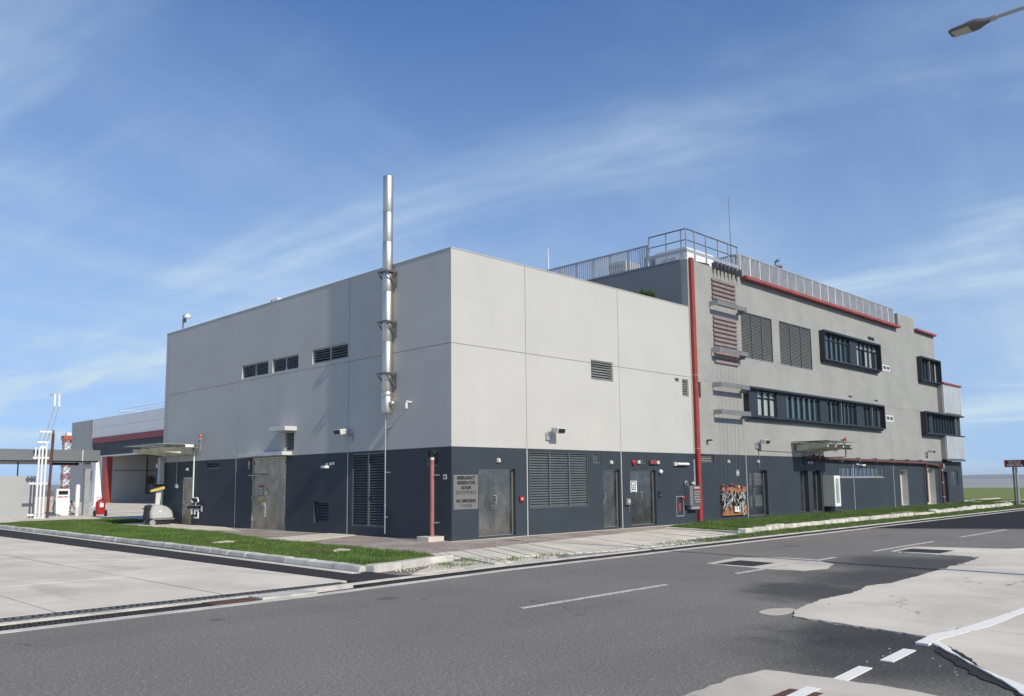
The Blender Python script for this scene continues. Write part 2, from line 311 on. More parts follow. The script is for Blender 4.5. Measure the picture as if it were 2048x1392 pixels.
# ------------------------------------------------------------------ mesh helpers
class MB:
    def __init__(s): s.v = []; s.f = []
    def box(s, x0, x1, y0, y1, z0, z1):
        i = len(s.v)
        s.v += [(x0, y0, z0), (x1, y0, z0), (x1, y1, z0), (x0, y1, z0), (x0, y0, z1), (x1, y0, z1), (x1, y1, z1), (x0, y1, z1)]
        s.f += [(i, i+3, i+2, i+1), (i+4, i+5, i+6, i+7), (i, i+1, i+5, i+4), (i+1, i+2, i+6, i+5), (i+2, i+3, i+7, i+6), (i+3, i, i+4, i+7)]
        return s
    def hexa(s, pts):
        i = len(s.v); s.v += [tuple(p) for p in pts]
        s.f += [(i, i+3, i+2, i+1), (i+4, i+5, i+6, i+7), (i, i+1, i+5, i+4), (i+1, i+2, i+6, i+5), (i+2, i+3, i+7, i+6), (i+3, i, i+4, i+7)]
        return s
    def tube(s, p, q, r, r2=None, n=10, caps=True):
        p = Vector(p); q = Vector(q); r2 = r if r2 is None else r2
        d = (q-p).normalized(); a = d.orthogonal().normalized(); b = d.cross(a); i = len(s.v)
        for c, rr in ((p, r), (q, r2)):
            for k in range(n):
                t = 2*math.pi*k/n; s.v.append(tuple(c+a*math.cos(t)*rr+b*math.sin(t)*rr))
        for k in range(n): s.f.append((i+k, i+(k+1) % n, i+n+(k+1) % n, i+n+k))
        if caps: s.f += [tuple(i+k for k in reversed(range(n))), tuple(i+n+k for k in range(n))]
        return s
    def path(s, pts, r, n=8):
        for a, b in zip(pts, pts[1:]): s.tube(a, b, r, n=n)
        for p in pts[1:-1]: s.ball(p, r*1.02, 6, 4)
        return s
    def ball(s, c, r, n=10, m=6, sz=1.0):
        i = len(s.v); c = Vector(c)
        s.v.append(tuple(c+Vector((0, 0, r*sz))))
        for j in range(1, m):
            ph = math.pi*j/m
            for k in range(n):
                t = 2*math.pi*k/n; s.v.append((c.x+r*math.sin(ph)*math.cos(t), c.y+r*math.sin(ph)*math.sin(t), c.z+r*sz*math.cos(ph)))
        s.v.append(tuple(c-Vector((0, 0, r*sz)))); e = len(s.v)-1
        for k in range(n): s.f.append((i, i+1+k, i+1+(k+1) % n)); s.f.append((e, e-n+(k+1) % n, e-n+k))
        for j in range(m-2):
            for k in range(n):
                a = i+1+j*n+k; b = i+1+j*n+(k+1) % n; s.f.append((a, a+n, b+n, b))
        return s
    def lathe(s, c, prof, n=14, axis='Z'):
        i = len(s.v); c = Vector(c)
        for (r, h) in prof:
            for k in range(n):
                t = 2*math.pi*k/n; u, w = r*math.cos(t), r*math.sin(t)
                o = {'Z': (u, w, h), 'Y': (u, h, w), 'X': (h, u, w)}[axis]; s.v.append(tuple(c+Vector(o)))
        for j in range(len(prof)-1):
            for k in range(n): s.f.append((i+j*n+k, i+j*n+(k+1) % n, i+(j+1)*n+(k+1) % n, i+(j+1)*n+k))
        e = i+(len(prof)-1)*n
        s.f += [tuple(i+k for k in reversed(range(n))), tuple(e+k for k in range(n))]
        return s
    def prism(s, pts, z0, z1):
        i = len(s.v); n = len(pts)
        s.v += [(p[0], p[1], z0) for p in pts]+[(p[0], p[1], z1) for p in pts]
        s.f += [tuple(i+k for k in reversed(range(n))), tuple(i+n+k for k in range(n))]
        s.f += [(i+k, i+(k+1) % n, i+n+(k+1) % n, i+n+k) for k in range(n)]
        return s
    def extrude(s, pts, vec):
        i = len(s.v); n = len(pts); vec = Vector(vec)
        s.v += [tuple(p) for p in pts]+[tuple(Vector(p)+vec) for p in pts]
        s.f += [tuple(i+k for k in reversed(range(n))), tuple(i+n+k for k in range(n))]
        s.f += [(i+k, i+(k+1) % n, i+n+(k+1) % n, i+n+k) for k in range(n)]
        return s
    def sheet(s, pts, z):
        i = len(s.v); s.v += [(p[0], p[1], z) for p in pts]; s.f.append(tuple(range(i, i+len(pts)))); return s
    def mesh(s, name, mat, smooth=False, bevel=0.0, fix=True):
        me = bpy.data.meshes.new(name); me.from_pydata(s.v, [], s.f); me.materials.append(MATS[mat])
        if fix or bevel:
            b = bmesh.new(); b.from_mesh(me)
            if bevel: bmesh.ops.bevel(b, geom=list(b.edges), offset=bevel, segments=2, affect='EDGES', profile=0.6)
            bmesh.ops.recalc_face_normals(b, faces=b.faces); b.to_mesh(me); b.free()
        if smooth:
            me.shade_smooth()
            if hasattr(me, 'set_sharp_from_angle'): me.set_sharp_from_angle(angle=math.radians(40))
        return me
    def build(s, name, mat, parent=None, smooth=False, bevel=0.0, local=False, fix=True):
        o = bpy.data.objects.new(name, s.mesh(name, mat, smooth, bevel, fix)); COL.objects.link(o)
        par(o, parent, local); return o
def wpos(o):
    v = Vector((0, 0, 0))
    while o is not None: v = v+o.location; o = o.parent
    return v
def par(o, parent, local=False):
    if parent is None: return o
    o.parent = parent
    if not local: o.location = o.location-wpos(parent)
    return o
def tag(o, label, cat, group=None):
    o['label'] = label; o['category'] = cat
    if group: o['group'] = group
    return o
def thing(name, label, cat, loc=(0, 0, 0), group=None, rz=0.0):
    o = bpy.data.objects.new(name, None); o.empty_display_size = 0.1; COL.objects.link(o); o.location = loc; o.rotation_euler = (0, 0, rz)
    return tag(o, label, cat, group)
def struct(o): o['kind'] = 'structure'; return o
def stuff(o): o['kind'] = 'stuff'; return o
def inst(name, me, loc, parent=None, rot=None):
    o = bpy.data.objects.new(name, me); COL.objects.link(o); o.location = loc
    if rot: o.rotation_euler = rot
    return par(o, parent)
def copy_tree(root, loc, rz=None):
    r = root.copy(); COL.objects.link(r); r.location = loc
    if rz is not None: r.rotation_euler = (0, 0, rz)
    for ch in list(root.children):
        c = ch.copy(); COL.objects.link(c); c.parent = r
        for g in list(ch.children):
            d = g.copy(); COL.objects.link(d); d.parent = c
    return r
def text(name, s, size, mat, loc, rot, parent=None, shear=0.0, bold=0.0, sx=1.0, spacing=1.0):
    cu = bpy.data.curves.new(name, 'FONT'); cu.body = s; cu.size = size; cu.shear = shear; cu.align_x = 'CENTER'; cu.align_y = 'CENTER'; cu.extrude = 0.002; cu.offset = bold; cu.space_character = spacing
    to = bpy.data.objects.new(name, cu); COL.objects.link(to)
    bpy.context.view_layer.update()
    me = bpy.data.meshes.new_from_object(to.evaluated_get(bpy.context.evaluated_depsgraph_get())); bpy.data.objects.remove(to)
    me.name = name; me.materials.clear(); me.materials.append(MATS[mat])
    o = bpy.data.objects.new(name, me); COL.objects.link(o); o.location = loc; o.rotation_euler = rot; o.scale = (sx, 1, 1)
    return par(o, parent)
# wall-plane frames: R faces -Y (u = x), L faces -X (u = y); d = distance out of the wall
class PlaneR:
    k = 'R'
    def __init__(s, y=0.0): s.o = y
    def pt(s, u, d, z): return (u, s.o-d, z)
    def bx(s, mb, u0, u1, d0, d1, z0, z1): return mb.box(u0, u1, s.o-max(d0, d1), s.o-min(d0, d1), z0, z1)
class PlaneL:
    k = 'L'
    def __init__(s, x=0.0): s.o = x
    def pt(s, u, d, z): return (s.o-d, u, z)
    def bx(s, mb, u0, u1, d0, d1, z0, z1): return mb.box(s.o-max(d0, d1), s.o-min(d0, d1), u0, u1, z0, z1)
PR, PLF = PlaneR(0.0), PlaneL(0.0)
def panel(pl, u0, u1, z0, z1, holes, t, mat, parent, name='wall_panel'):
    hs = [(max(a, u0), min(b, u1), max(c, z0), min(d, z1)) for a, b, c, d in holes if a < u1-1e-4 and b > u0+1e-4 and c < z1-1e-4 and d > z0+1e-4]
    us = sorted({u0, u1, *[h[0] for h in hs], *[h[1] for h in hs]}); zs = sorted({z0, z1, *[h[2] for h in hs], *[h[3] for h in hs]})
    solid = [[not any(h[0] <= (us[i]+us[i+1])/2 <= h[1] and h[2] <= (zs[j]+zs[j+1])/2 <= h[3] for h in hs) for j in range(len(zs)-1)] for i in range(len(us)-1)]
    mb = MB(); idx = {}
    def V(i, j, k):
        key = (i, j, k)
        if key not in idx: idx[key] = len(mb.v); mb.v.append(pl.pt(us[i], 0 if k == 0 else -t, zs[j]))
        return idx[key]
    nu, nz = len(us)-1, len(zs)-1
    for i in range(nu):
        for j in range(nz):
            if not solid[i][j]: continue
            for k in (0, 1): mb.f.append((V(i, j, k), V(i+1, j, k), V(i+1, j+1, k), V(i, j+1, k)))
            for (di, dj, a, b) in ((-1, 0, (i, j), (i, j+1)), (1, 0, (i+1, j), (i+1, j+1)), (0, -1, (i, j), (i+1, j)), (0, 1, (i, j+1), (i+1, j+1))):
                ii, jj = i+di, j+dj
                if not (0 <= ii < nu and 0 <= jj < nz) or not solid[ii][jj]:
                    mb.f.append((V(*a, 0), V(*b, 0), V(*b, 1), V(*a, 1)))
    return mb.build(name, mat, parent)
SLAT = {}
def louvre(pl, u0, u1, z0, z1, cols, pitch, rec, parent, mat='louvre_slat', fmat='louvre_slat', name='louvre', fw=0.04, tilt=42, mull=0.04):
    """recessed louvre: frame part with every blade its own child"""
    fr = MB(); e = 0.002
    pl.bx(fr, u0+e, u0+fw, -rec-0.02, -rec+0.05, z0+e, z1-e); pl.bx(fr, u1-fw, u1-e, -rec-0.02, -rec+0.05, z0+e, z1-e)
    pl.bx(fr, u0+fw, u1-fw, -rec-0.02, -rec+0.05, z0+e, z0+fw); pl.bx(fr, u0+fw, u1-fw, -rec-0.02, -rec+0.05, z1-fw, z1-e)
    w = (u1-u0-2*fw-(cols-1)*mull)/cols
    for c in range(1, cols):
        a = u0+fw+c*w+(c-1)*mull; pl.bx(fr, a, a+mull, -rec-0.02, -rec+0.053, z0+fw, z1-fw)
    root = fr.build(name, fmat, parent)
    bk = MB(); pl.bx(bk, u0+e, u1-e, -rec-0.09, -rec-0.08, z0+e, z1-e); bk.build('backing', 'void', root)
    key = (pl.k, round(w, 3), round(pitch, 4), mat)
    if key not in SLAT:
        mb = MB(); ch = pitch*0.82; t = math.radians(tilt); dx, dz = math.cos(t)*ch/2, math.sin(t)*ch/2; th = 0.006
        P = [(-dx, dz), (dx, -dz)]
        q = []
        for zz in (-th, th):
            for (u, s) in ((-w/2, 0), (w/2, 0), (w/2, 1), (-w/2, 1)):
                d, z = P[s]; q.append((u, -d, z+zz) if pl.k == 'R' else (-d, u, z+zz))
        mb.hexa(q); SLAT[key] = mb.mesh('slat', mat)
    n = int((z1-z0-2*fw)/pitch)
    for c in range(cols):
        uc = u0+fw+c*(w+mull)+w/2
        for k in range(n):
            z = z0+fw+(k+0.5)*(z1-z0-2*fw)/n
            inst('slat', SLAT[key], pl.pt(uc, -rec-0.005, z), root)
    return root
def door(pl, u0, u1, z0, z1, leaves, rec, parent, mat='steel_door', frame=0.05, handle='bar', grille=None, split=None):
    fr = MB(); e = 0.002
    pl.bx(fr, u0+e, u0+frame, -rec-0.04, -rec+0.03, z0+e, z1-e); pl.bx(fr, u1-frame, u1-e, -rec-0.04, -rec+0.03, z0+e, z1-e); pl.bx(fr, u0+frame, u1-frame, -rec-0.04, -rec+0.03, z1-frame, z1-e)
    pl.bx(fr, u0+frame, u1-frame, -rec-0.04, -rec+0.03, z0+e, z0+0.025)
    root = fr.build('door', 'steel_pipe', parent)
    a, b = u0+frame+0.004, u1-frame-0.004
    cuts = [a]+([a+(b-a)*(split or 0.5)] if leaves == 2 else [])+[b]
    for i in range(leaves):
        m = MB(); pl.bx(m, cuts[i]+0.004, cuts[i+1]-0.004, -rec-0.035, -rec+0.012, z0+0.03, z1-frame-0.006)
        m.build('leaf', mat, root, bevel=0.003)
    c = cuts[1] if leaves == 2 else (a+0.10 if pl.k == 'R' else b-0.10)
    h = MB(); hz = z0+(z1-z0)*0.46
    if handle == 'bar':
        hu = c+0.07
        h.path([pl.pt(hu, -rec+0.01, hz+0.28), pl.pt(hu, -rec+0.07, hz+0.28), pl.pt(hu, -rec+0.07, hz+0.06), pl.pt(hu, -rec+0.01, hz+0.06)], 0.012, 6)
        h.path([pl.pt(c-0.02, -rec+0.03, hz-0.02), pl.pt(c-0.17 if leaves == 2 else c+0.10, -rec+0.05, hz-0.02)], 0.011, 6)
        if leaves == 2: h.path([pl.pt(c+0.02, -rec+0.03, hz-0.02), pl.pt(c+0.14, -rec+0.05, hz-0.02)], 0.011, 6)
        h.tube(pl.pt(c+0.02, -rec+0.01, hz-0.09), pl.pt(c+0.02, -rec+0.03, hz-0.09), 0.02)
    else:
        pl.bx(h, c-0.035, c+0.035, -rec+0.012, -rec+0.04, hz-0.10, hz+0.10); h.path([pl.pt(c, -rec+0.05, hz+0.02), pl.pt(c+0.13, -rec+0.07, hz+0.02)], 0.012, 6)
    h.build('handle', 'steel_pipe', root, smooth=True)
    if grille:
        g = MB(); gu0, gu1, gz0, gz1 = grille; k = gz0
        while k < gz1:
            pl.bx(g, gu0, gu1, -rec+0.012, -rec+0.024, k, k+0.018); k += 0.045
        g.build('vent_grille', 'steel_dark', root)
    return root
# ================================================================== THE SETTING
def rough_edge(pts, amp, step=0.25, seed=1):
    """subdivide a closed outline and jitter it so the edge is chipped"""
    r = random.Random(seed); out = []
    n = len(pts)
    for i in range(n):
        a, b = Vector(pts[i][:2]), Vector(pts[(i+1) % n][:2]); am = pts[i][2] if len(pts[i]) > 2 else amp
        k = max(1, int((b-a).length/step)) if am > 0 else 1
        nn = Vector((-(b-a).y, (b-a).x)).normalized()
        for j in range(k):
            off = nn*(r.uniform(-am, am)) if j or am > 0 else Vector((0, 0))
            p = a.lerp(b, j/k)+off; out.append((p.x, p.y))
    return out
struct(MB().sheet([(-7000, -7000), (7000, -7000), (7000, 7000), (-7000, 7000)], -0.10).build('ground', 'far_ground', fix=False))
struct(MB().sheet([(44, -70), (146, -70), (146, 120), (44, 120)], -0.02).build('grass_field', 'field', fix=False))
struct(MB().sheet([(146.05, -600), (1200, -600), (1200, 900), (146.05, 900)], -0.03).build('airfield_pavement', 'far_pave', fix=False))
# far low shoreline
rr = random.Random(5); mb = MB(); prev = None; top = []
for k in range(121):
    a = math.radians(-40+k*1.4); d = 5200
    x, y = d*math.cos(a), d*math.sin(a); h = 13+rr.uniform(-5, 6)+9*max(0, math.sin(k*0.31))
    top.append((x, y, h))
for (x0, y0, h0), (x1, y1, h1) in zip(top, top[1:]):
    q = 1.10; mb.hexa([(x0, y0, -1), (x1, y1, -1), (x1*q, y1*q, -1), (x0*q, y0*q, -1), (x0*1.02, y0*1.02, h0), (x1*1.02, y1*1.02, h1), (x1*q*.99, y1*q*.99, h1*.8), (x0*q*.99, y0*q*.99, h0*.8)])
struct(mb.build('hills', 'far_land'))
DR = [(-22, -7.05), (-9.2, -6.92), (-4.5, -6.55), (12, -6.38), (46, -6.05), (150, -5.2)]      # centre line of the roadside drain
def dry(x):
    for (a, b), (c, d) in zip(DR, DR[1:]):
        if a <= x <= c: return b+(d-b)*(x-a)/(c-a)
    return DR[0][1] if x < DR[0][0] else DR[-1][1]
road = [(x, y-0.26) for x, y in DR]
struct(MB().sheet([(-90, -80), (150, -80)]+[road[-1]]+road[::-1][1:]+[(-90, -7.4)], 0.0).build('road', 'asphalt', fix=False))
ov = [(13.2, dry(13.2)-0.45), (15.5, -10.9), (17.5, -15), (20, -22), (20, -60), (150, -60), (150, -5.7), (46, dry(46)-0.45), (30, dry(30)-0.45)]
struct(MB().sheet(ov, 0.004).build('road_overlay', 'asphalt_new', fix=False))
# edging strips and the drain itself
def strip(name, mat, off0, off1, z0, z1, xs):
    mb = MB()
    for a, b in zip(xs, xs[1:]):
        mb.hexa([(a, dry(a)+off0, z0), (b, dry(b)+off0, z0), (b, dry(b)+off1, z0), (a, dry(a)+off1, z0), (a, dry(a)+off0, z1), (b, dry(b)+off0, z1), (b, dry(b)+off1, z1), (a, dry(a)+off1, z1)])
    return struct(mb.build(name, mat))
XS = [-22, -9.2, -4.5, 2, 7, 12, 24, 36, 46, 80]
strip('drain_edging', 'kerb_stone', -0.45, -0.25, -0.05, 0.006, XS)
strip('drain_edging', 'kerb_stone', 0.21, 0.34, -0.05, 0.022, XS)
drain = strip('drain', 'black', -0.25, 0.21, -0.16, -0.10, XS)
GR = {}
def grate_mesh(L, W, pitch, gmat):
    mb = MB(); n = int(L/pitch); hw = pitch*0.20
    mb.box(0, L, -W/2, -W/2+0.02, -0.03, 0); mb.box(0, L, W/2-0.02, W/2, -0.03, 0); mb.box(0, L, -0.008, 0.008, -0.026, -0.003)
    for k in range(n):
        x = 0.012+k*(L-0.024)/(n-1); mb.box(x-hw, x+hw, -W/2+0.02, W/2-0.02, -0.025, -0.001)
    return mb.mesh('drain_grate', gmat)
gm = grate_mesh(0.985, 0.45, 0.06, 'grate_brown'); gm2 = grate_mesh(0.985, 0.5, 0.088, 'grate_grey')
x = -21.0
while x < 44:
    if not (-10.05 < x < -8.95):
        a = math.atan2(dry(x+0.9)-dry(x), 0.9); inst('drain_grate', gm, (x, dry(x)-0.02, 0.0), drain, (0, 0, a))
    x += 1.0
mb = MB().box(-10.0, -9.05, dry(-9.5)-0.23, dry(-9.5)+0.2, -0.09, 0.035); inst('drain_slab', mb.mesh('drain_slab', 'kerb_white', bevel=0.012), (0, 0, 0), drain, (0, 0, 0))
mb = MB().box(-10.75, -10.03, dry(-10.4)-0.22, dry(-10.4)+0.18, -0.05, 0.012); inst('drain_cover', mb.mesh('drain_cover', 'rust', bevel=0.006), (0, 0, 0), drain)
# second grating on the concrete side
d2 = struct(MB().box(-22, -7.35, -6.56, -6.02, -0.16, -0.10).build('drain', 'black'))
x = -21.9
while x < -7.9:
    inst('drain_grate', gm2, (x, -6.29+0.004*x*0, 0.0), d2); x += 1.0
# concrete yard on the left, bay by bay
yard = struct(MB().sheet([(-60, -6.0), (-7.68, -6.0), (-7.68, 24.5), (-60, 24.5)], -0.03).build('yard_bed', 'joint_dark', fix=False))
xe = [-7.70, -10.06, -12.5, -15.4, -18.3, -21.2, -24.1, -27, -30]; ye = [-6.0, -2.05, 1.45, 5.0, 8.6, 12.2, 15.8, 19.4, 24.4]
for i in range(len(xe)-1):
    for j in range(len(ye)-1):
        m = MB().box(xe[i+1]+0.014, xe[i]-0.014, ye[j]+0.014, ye[j+1]-0.014, -0.12, random.uniform(-0.002, 0.004)); m.build('concrete_slab', 'concrete_slab', yard, bevel=0.004)
struct(MB().prism([(-7.66, -6.0), (-6.55, -6.0), (-5.75, 24.5), (-6.9, 24.5), (-7.66, 18)], -0.05, 0.001).build('asphalt_channel', 'asphalt_strip'))
struct(MB().prism([(-7.34, -6.62), (-6.2, -6.2), (-6.55, -5.99), (-7.66, -5.99)], -0.05, 0.0).build('asphalt_channel', 'asphalt_strip'))
struct(MB().box(-40, 60, 24.5, 160, -0.08, 0.0).build('forecourt', 'concrete'))
# strips crossing the forecourt
for (x0, y0, x1, y1, w) in ((3.5, 38.8, 30, 41.2, .25), (6, 48, 30, 51, .3), (9, 57, 30, 59.5, .3), (2.5, 31.5, 20, 33, .3)):
    struct(MB().hexa([(x0, y0, 0), (x1, y1, 0), (x1, y1+w, 0), (x0, y0+w, 0), (x0, y0, .006), (x1, y1, .006), (x1, y1+w, .006), (x0, y0+w, .006)]).build('forecourt_joint', 'joint_dark'))
struct(MB().box(3.4, 30, 33.4, 38.5, 0, 0.012).build('forecourt_ramp', 'concrete_pale'))
# pavement bed, pavers, ramps
struct(MB().sheet([(-7.0, -6.3), (46, -5.7), (46, 0.3), (0.3, 0.3), (0.3, 24.5), (-6.3, 24.5)], -0.02).build('pavement_bed', 'dirt', fix=False))
pav = struct(MB().prism([(-3.45, -3.15), (7.6, -1.5), (9.6, -1.2), (13.2, -0.9), (13.2, 0.05), (0.05, 0.05), (0.05, 20.0), (-1.95, 22), (-2.15, 10.0), (-3.1, 5.0)], -0.05, 0.018).build('pavement', 'paver'))
for k, pts in enumerate([[(-0.02, 19.8), (-1.9, 19.2), (-1.95, 14.2), (-1.35, 12.3), (-1.05, 10.7), (-0.02, 13.9)], [(-2.9, 5.6), (-0.02, 6.35), (-0.02, 4.8), (-3.3, 3.3), (-3.2, 4.4)]]):
    struct(MB().prism(pts, -0.02, 0.040+0.003*k).build('ramp_slab', 'concrete_pale', bevel=0.006))
struct(MB().prism([(-0.035, -0.12), (-0.035, 20), (-0.12, 20), (-0.14, -0.14), (13.1, -0.14), (13.1, -0.02), (0, -0.02)], -0.02, 0.024).build('wall_footing', 'concrete_pale'))
struct(MB().box(13.6, 46.2, -0.16, -0.01, -0.02, 0.05).build('wall_footing', 'concrete_pale'))
# skewed concrete planks between the pavers and the drain
plk = struct(MB().prism([(-3.6, -3.2), (8.9, -1.3), (8.2, -4.9), (3.4, -6.02), (-5.0, -6.2)], -0.05, 0.004).build('plank_bed', 'joint_dark'))
dx, dyv = -0.45, -0.893
x = -4.0; k = 0
while x < 9.3:
    w = random.uniform(0.24, 0.36)
    def topy(v): return -2.98+(v+3.2)*0.136
    def run(v, yb): return v+(topy(v)-yb)*dx/(-dyv)
    a, b = x+0.014, x+w-0.014
    yb = lambda v: max(-5.95+0.012*(v), -6.0) if v < 6 else -4.9+(v-8)*0.05
    if run(b, yb(b)) < 8.35 or x < 8.5:
        z = 0.026+random.uniform(-0.006, 0.008)
        ya, yb_ = (yb(a) if a > -2.6 else topy(a)-1.4), (yb(b) if b > -2.6 else topy(b)-1.4)
        if a > -2.0: ya = max(ya, -5.0-0.85*min(1, (a+2)/4.0)); yb_ = max(yb_, -5.0-0.85*min(1, (b+2)/4.0))
        MB().prism([(a, topy(a)), (run(a, ya), ya), (run(b, yb_), yb_), (b, topy(b))], -0.03, z).build('concrete_plank', 'concrete_pale', plk, bevel=0.006)
    x += w; k += 1
# kerbs
def kerb(name, pts, L, w, h, mat, gap=0.015, rough=0.01, bev=0.03, sl=(0.02, 0.0)):
    bed = struct(MB().box(0, 0.02, 0, 0.02, -0.2, -0.15).build(name, 'kerb_stone')); bed.location = (pts[0][0], pts[0][1], 0)
    for (x0, y0), (x1, y1) in zip(pts, pts[1:]):
        D = math.hypot(x1-x0, y1-y0); n = max(1, round(D/L)); a = math.atan2(y1-y0, x1-x0); l = D/n
        for i in range(n):
            j = lambda s=1: random.uniform(-rough, rough)*s
            m = MB().hexa([(gap/2, -w/2+j(), -.12), (l-gap/2, -w/2+j(), -.12), (l-gap/2, w/2+j(), -.12), (gap/2, w/2+j(), -.12),
                           (gap/2, -w/2+j()+sl[0], h+j()), (l-gap/2, -w/2+j()+sl[0], h+j()), (l-gap/2, w/2+j()-sl[1], h+j()), (gap/2, w/2+j()-sl[1], h+j())])
            t = (i/n); inst('kerb_stone', m.mesh('kerb_stone', mat, bevel=bev), (x0+(x1-x0)*t, y0+(y1-y0)*t, 0), bed, (0, 0, a))
    return bed
kerb('kerb', [(-6.62, -4.95), (-6.22, 4.0), (-5.78, 23.6)], 1.0, 0.27, 0.11, 'kerb_stone', bev=0.02, sl=(0.0, 0.06), rough=0.014)
kerb('kerb', [(-6.55, -5.05), (-3.95, -4.45)], 0.9, 0.25, 0.13, 'kerb_stone', bev=0.025)
kerb('kerb', [(8.15, -4.78), (11.5, -4.42), (23.3, -4.36), (24.2, -4.30)], 1.05, 0.30, 0.15, 'kerb_white', gap=0.05, rough=0.03, bev=0.045)
kerb('kerb', [(27.0, -4.30), (34, -4.1), (42.2, -3.75)], 1.05, 0.34, 0.17, 'kerb_white', gap=0.09, rough=0.05, bev=0.05)
kerb('kerb', [(9.0, -1.25), (8.15, -4.72)], 1.7, 0.16, 0.07, 'kerb_stone', bev=0.02)
struct(MB().prism([(-7.0, -5.1), (-6.78, -5.1), (-5.95, 24), (-6.15, 24)], -.02, .006).build('gutter', 'concrete_pale'))
struct(MB().prism([(24.3, -4.45), (26.9, -4.42), (26.8, -3.0), (24.2, -3.2)], -.02, .09).build('path_slab', 'concrete_slab'))
for (x0, x1, y0, y1) in ((46.4, 52.5, 1.2, 1.7), (46.3, 60, -1.2, -0.85), (52, 62, 2.0, 2.35), (46.4, 50.5, 0.1, .4), (44.5, 60, -3.9, -3.6)):
    struct(MB().box(x0, x1, y0, y1, -.03, .03).build('path_slab', 'concrete_pale'))
# lawns
LAWN_L = [(-6.45, -4.75), (-4.1, -4.25), (-3.55, -3.2), (-3.15, 5.0), (-2.2, 10.0), (-2.05, 20.3), (-1.6, 22.3), (0.9, 23.9), (0.6, 27), (-3.3, 27.6), (-5.3, 26.2), (-5.65, 23.5), (-6.1, 4)]
LAWN_R = [(9.4, -1.15), (8.3, -4.6), (11.5, -4.25), (23.3, -4.2), (42, -3.55), (46, -3.4), (46, -0.18), (13.4, -0.18)]
def sampler(poly, n, seed):
    rg = np.random.default_rng(seed); P = np.array(poly); lo, hi = P.min(0), P.max(0); out = []
    while sum(map(len, out)) < n:
        q = rg.uniform(lo, hi, (n, 2)); ins = np.zeros(n, bool)
        j = len(P)-1
        for i in range(len(P)):
            xi, yi = P[i]; xj, yj = P[j]
            c = ((yi > q[:, 1]) != (yj > q[:, 1])) & (q[:, 0] < (xj-xi)*(q[:, 1]-yi)/(yj-yi+1e-12)+xi); ins ^= c; j = i
        out.append(q[ins])
    return np.concatenate(out)[:n], rg
def grass(name, poly, n, z, h0, h1, w, seed, label=None, clump=False, mat='grass_blade'):
    q, rg = sampler(poly, n, seed)
    if clump:
        c = rg.integers(0, n//18, n); q = q[c]+rg.normal(0, 0.10, (n, 2))
    a = rg.uniform(0, math.pi*2, n); h = rg.uniform(h0, h1, n)*(0.75+0.5*np.sin(q[:, 0]*1.7+np.cos(q[:, 1]*1.3)*2)**2); lean = rg.normal(0, 0.35, (n, 2))*h[:, None]
    V = np.empty((n*3, 3)); dx, dy = np.cos(a)*w*rg.uniform(.6, 1.3, n)/2, np.sin(a)*w*rg.uniform(.6, 1.3, n)/2
    V[0::3, 0] = q[:, 0]-dx; V[0::3, 1] = q[:, 1]-dy; V[0::3, 2] = z
    V[1::3, 0] = q[:, 0]+dx; V[1::3, 1] = q[:, 1]+dy; V[1::3, 2] = z
    V[2::3, 0] = q[:, 0]+lean[:, 0]; V[2::3, 1] = q[:, 1]+lean[:, 1]; V[2::3, 2] = z+h
    me = bpy.data.meshes.new(name); me.vertices.add(n*3); me.vertices.foreach_set('co', V.ravel()); me.loops.add(n*3); me.loops.foreach_set('vertex_index', np.arange(n*3, dtype=np.int32))
    me.polygons.add(n); me.polygons.foreach_set('loop_start', np.arange(0, n*3, 3, dtype=np.int32)); me.polygons.foreach_set('loop_total', np.full(n, 3, dtype=np.int32)); me.update(calc_edges=True)
    me.materials.append(MATS[mat])
    o = bpy.data.objects.new(name, me); COL.objects.link(o); stuff(o)
    if label: o['label'] = label; o['category'] = 'grass'
    return o
struct(MB().prism(rough_edge(LAWN_L, 0.05, 0.5, 3), -0.05, 0.05).build('lawn', 'grass_soil'))
struct(MB().prism(LAWN_R, -0.05, 0.06).build('lawn', 'grass_soil'))
grass('grass', LAWN_L, 150000, 0.045, 0.02, 0.085, 0.018, 1, 'lush grass of the lawn beside the concrete yard')
grass('grass', LAWN_R, 130000, 0.055, 0.02, 0.085, 0.022, 2, 'mown grass strip along the foot of the tall building')
grass('weeds', [(8.3, -4.9), (4.5, -5.75), (14, -6.0), (45, -5.55), (45, -4.1), (24, -4.6), (12, -4.65)], 30000, 0.0, 0.02, 0.075, 0.024, 3, 'low weeds between the white kerb stones and the drain')
grass('weeds', [(-5.9, -5.6), (-3.9, -4.7), (-2.4, -5.3), (3, -6.0), (6, -5.9), (8, -5.2), (5, -5.2), (-1, -5.6), (-3, -5.9)], 1900, 0.0, 0.02, 0.09, 0.022, 4, 'scattered weeds growing along the drain edge', True)
grass('grass', [(46.3, -3.3), (46.2, 5), (56, 6), (56, -6)], 14000, -0.02, 0.03, 0.09, 0.04, 6, 'rough grass at the edge of the open field', mat='grass_blade')
# loose rubble on the verge
rb = MB(); rg = random.Random(9)
for _ in range(150):
    px, py = rg.uniform(-6.2, -1.0), 0
    py = rg.uniform(-5.85, -4.9)+0.05*px*0; s = rg.uniform(.008, .028)
    rb.hexa([(px+s*rg.uniform(.6, 1.2)*a, py+s*rg.uniform(.6, 1.2)*b, c*s+0.0) for (a, b, c) in ((-1, -1, 0), (1, -1, 0), (1, 1, 0), (-1, 1, 0), (-.7, -.7, 1), (.7, -.7, .8), (.6, .7, 1), (-.7, .6, .9))])
for _ in range(36):
    px, py = rg.uniform(-8.6, -6.2), rg.uniform(-16.6, -15.4); s = rg.uniform(.003, .009)
    rb.hexa([(px+s*a, py+s*b, c*s+0.004) for (a, b, c) in ((-1, -1, 0), (1, -1, 0), (1, 1, 0), (-1, 1, 0), (-.7, -.7, 1), (.7, -.7, .8), (.6, .7, 1), (-.7, .6, .9))])
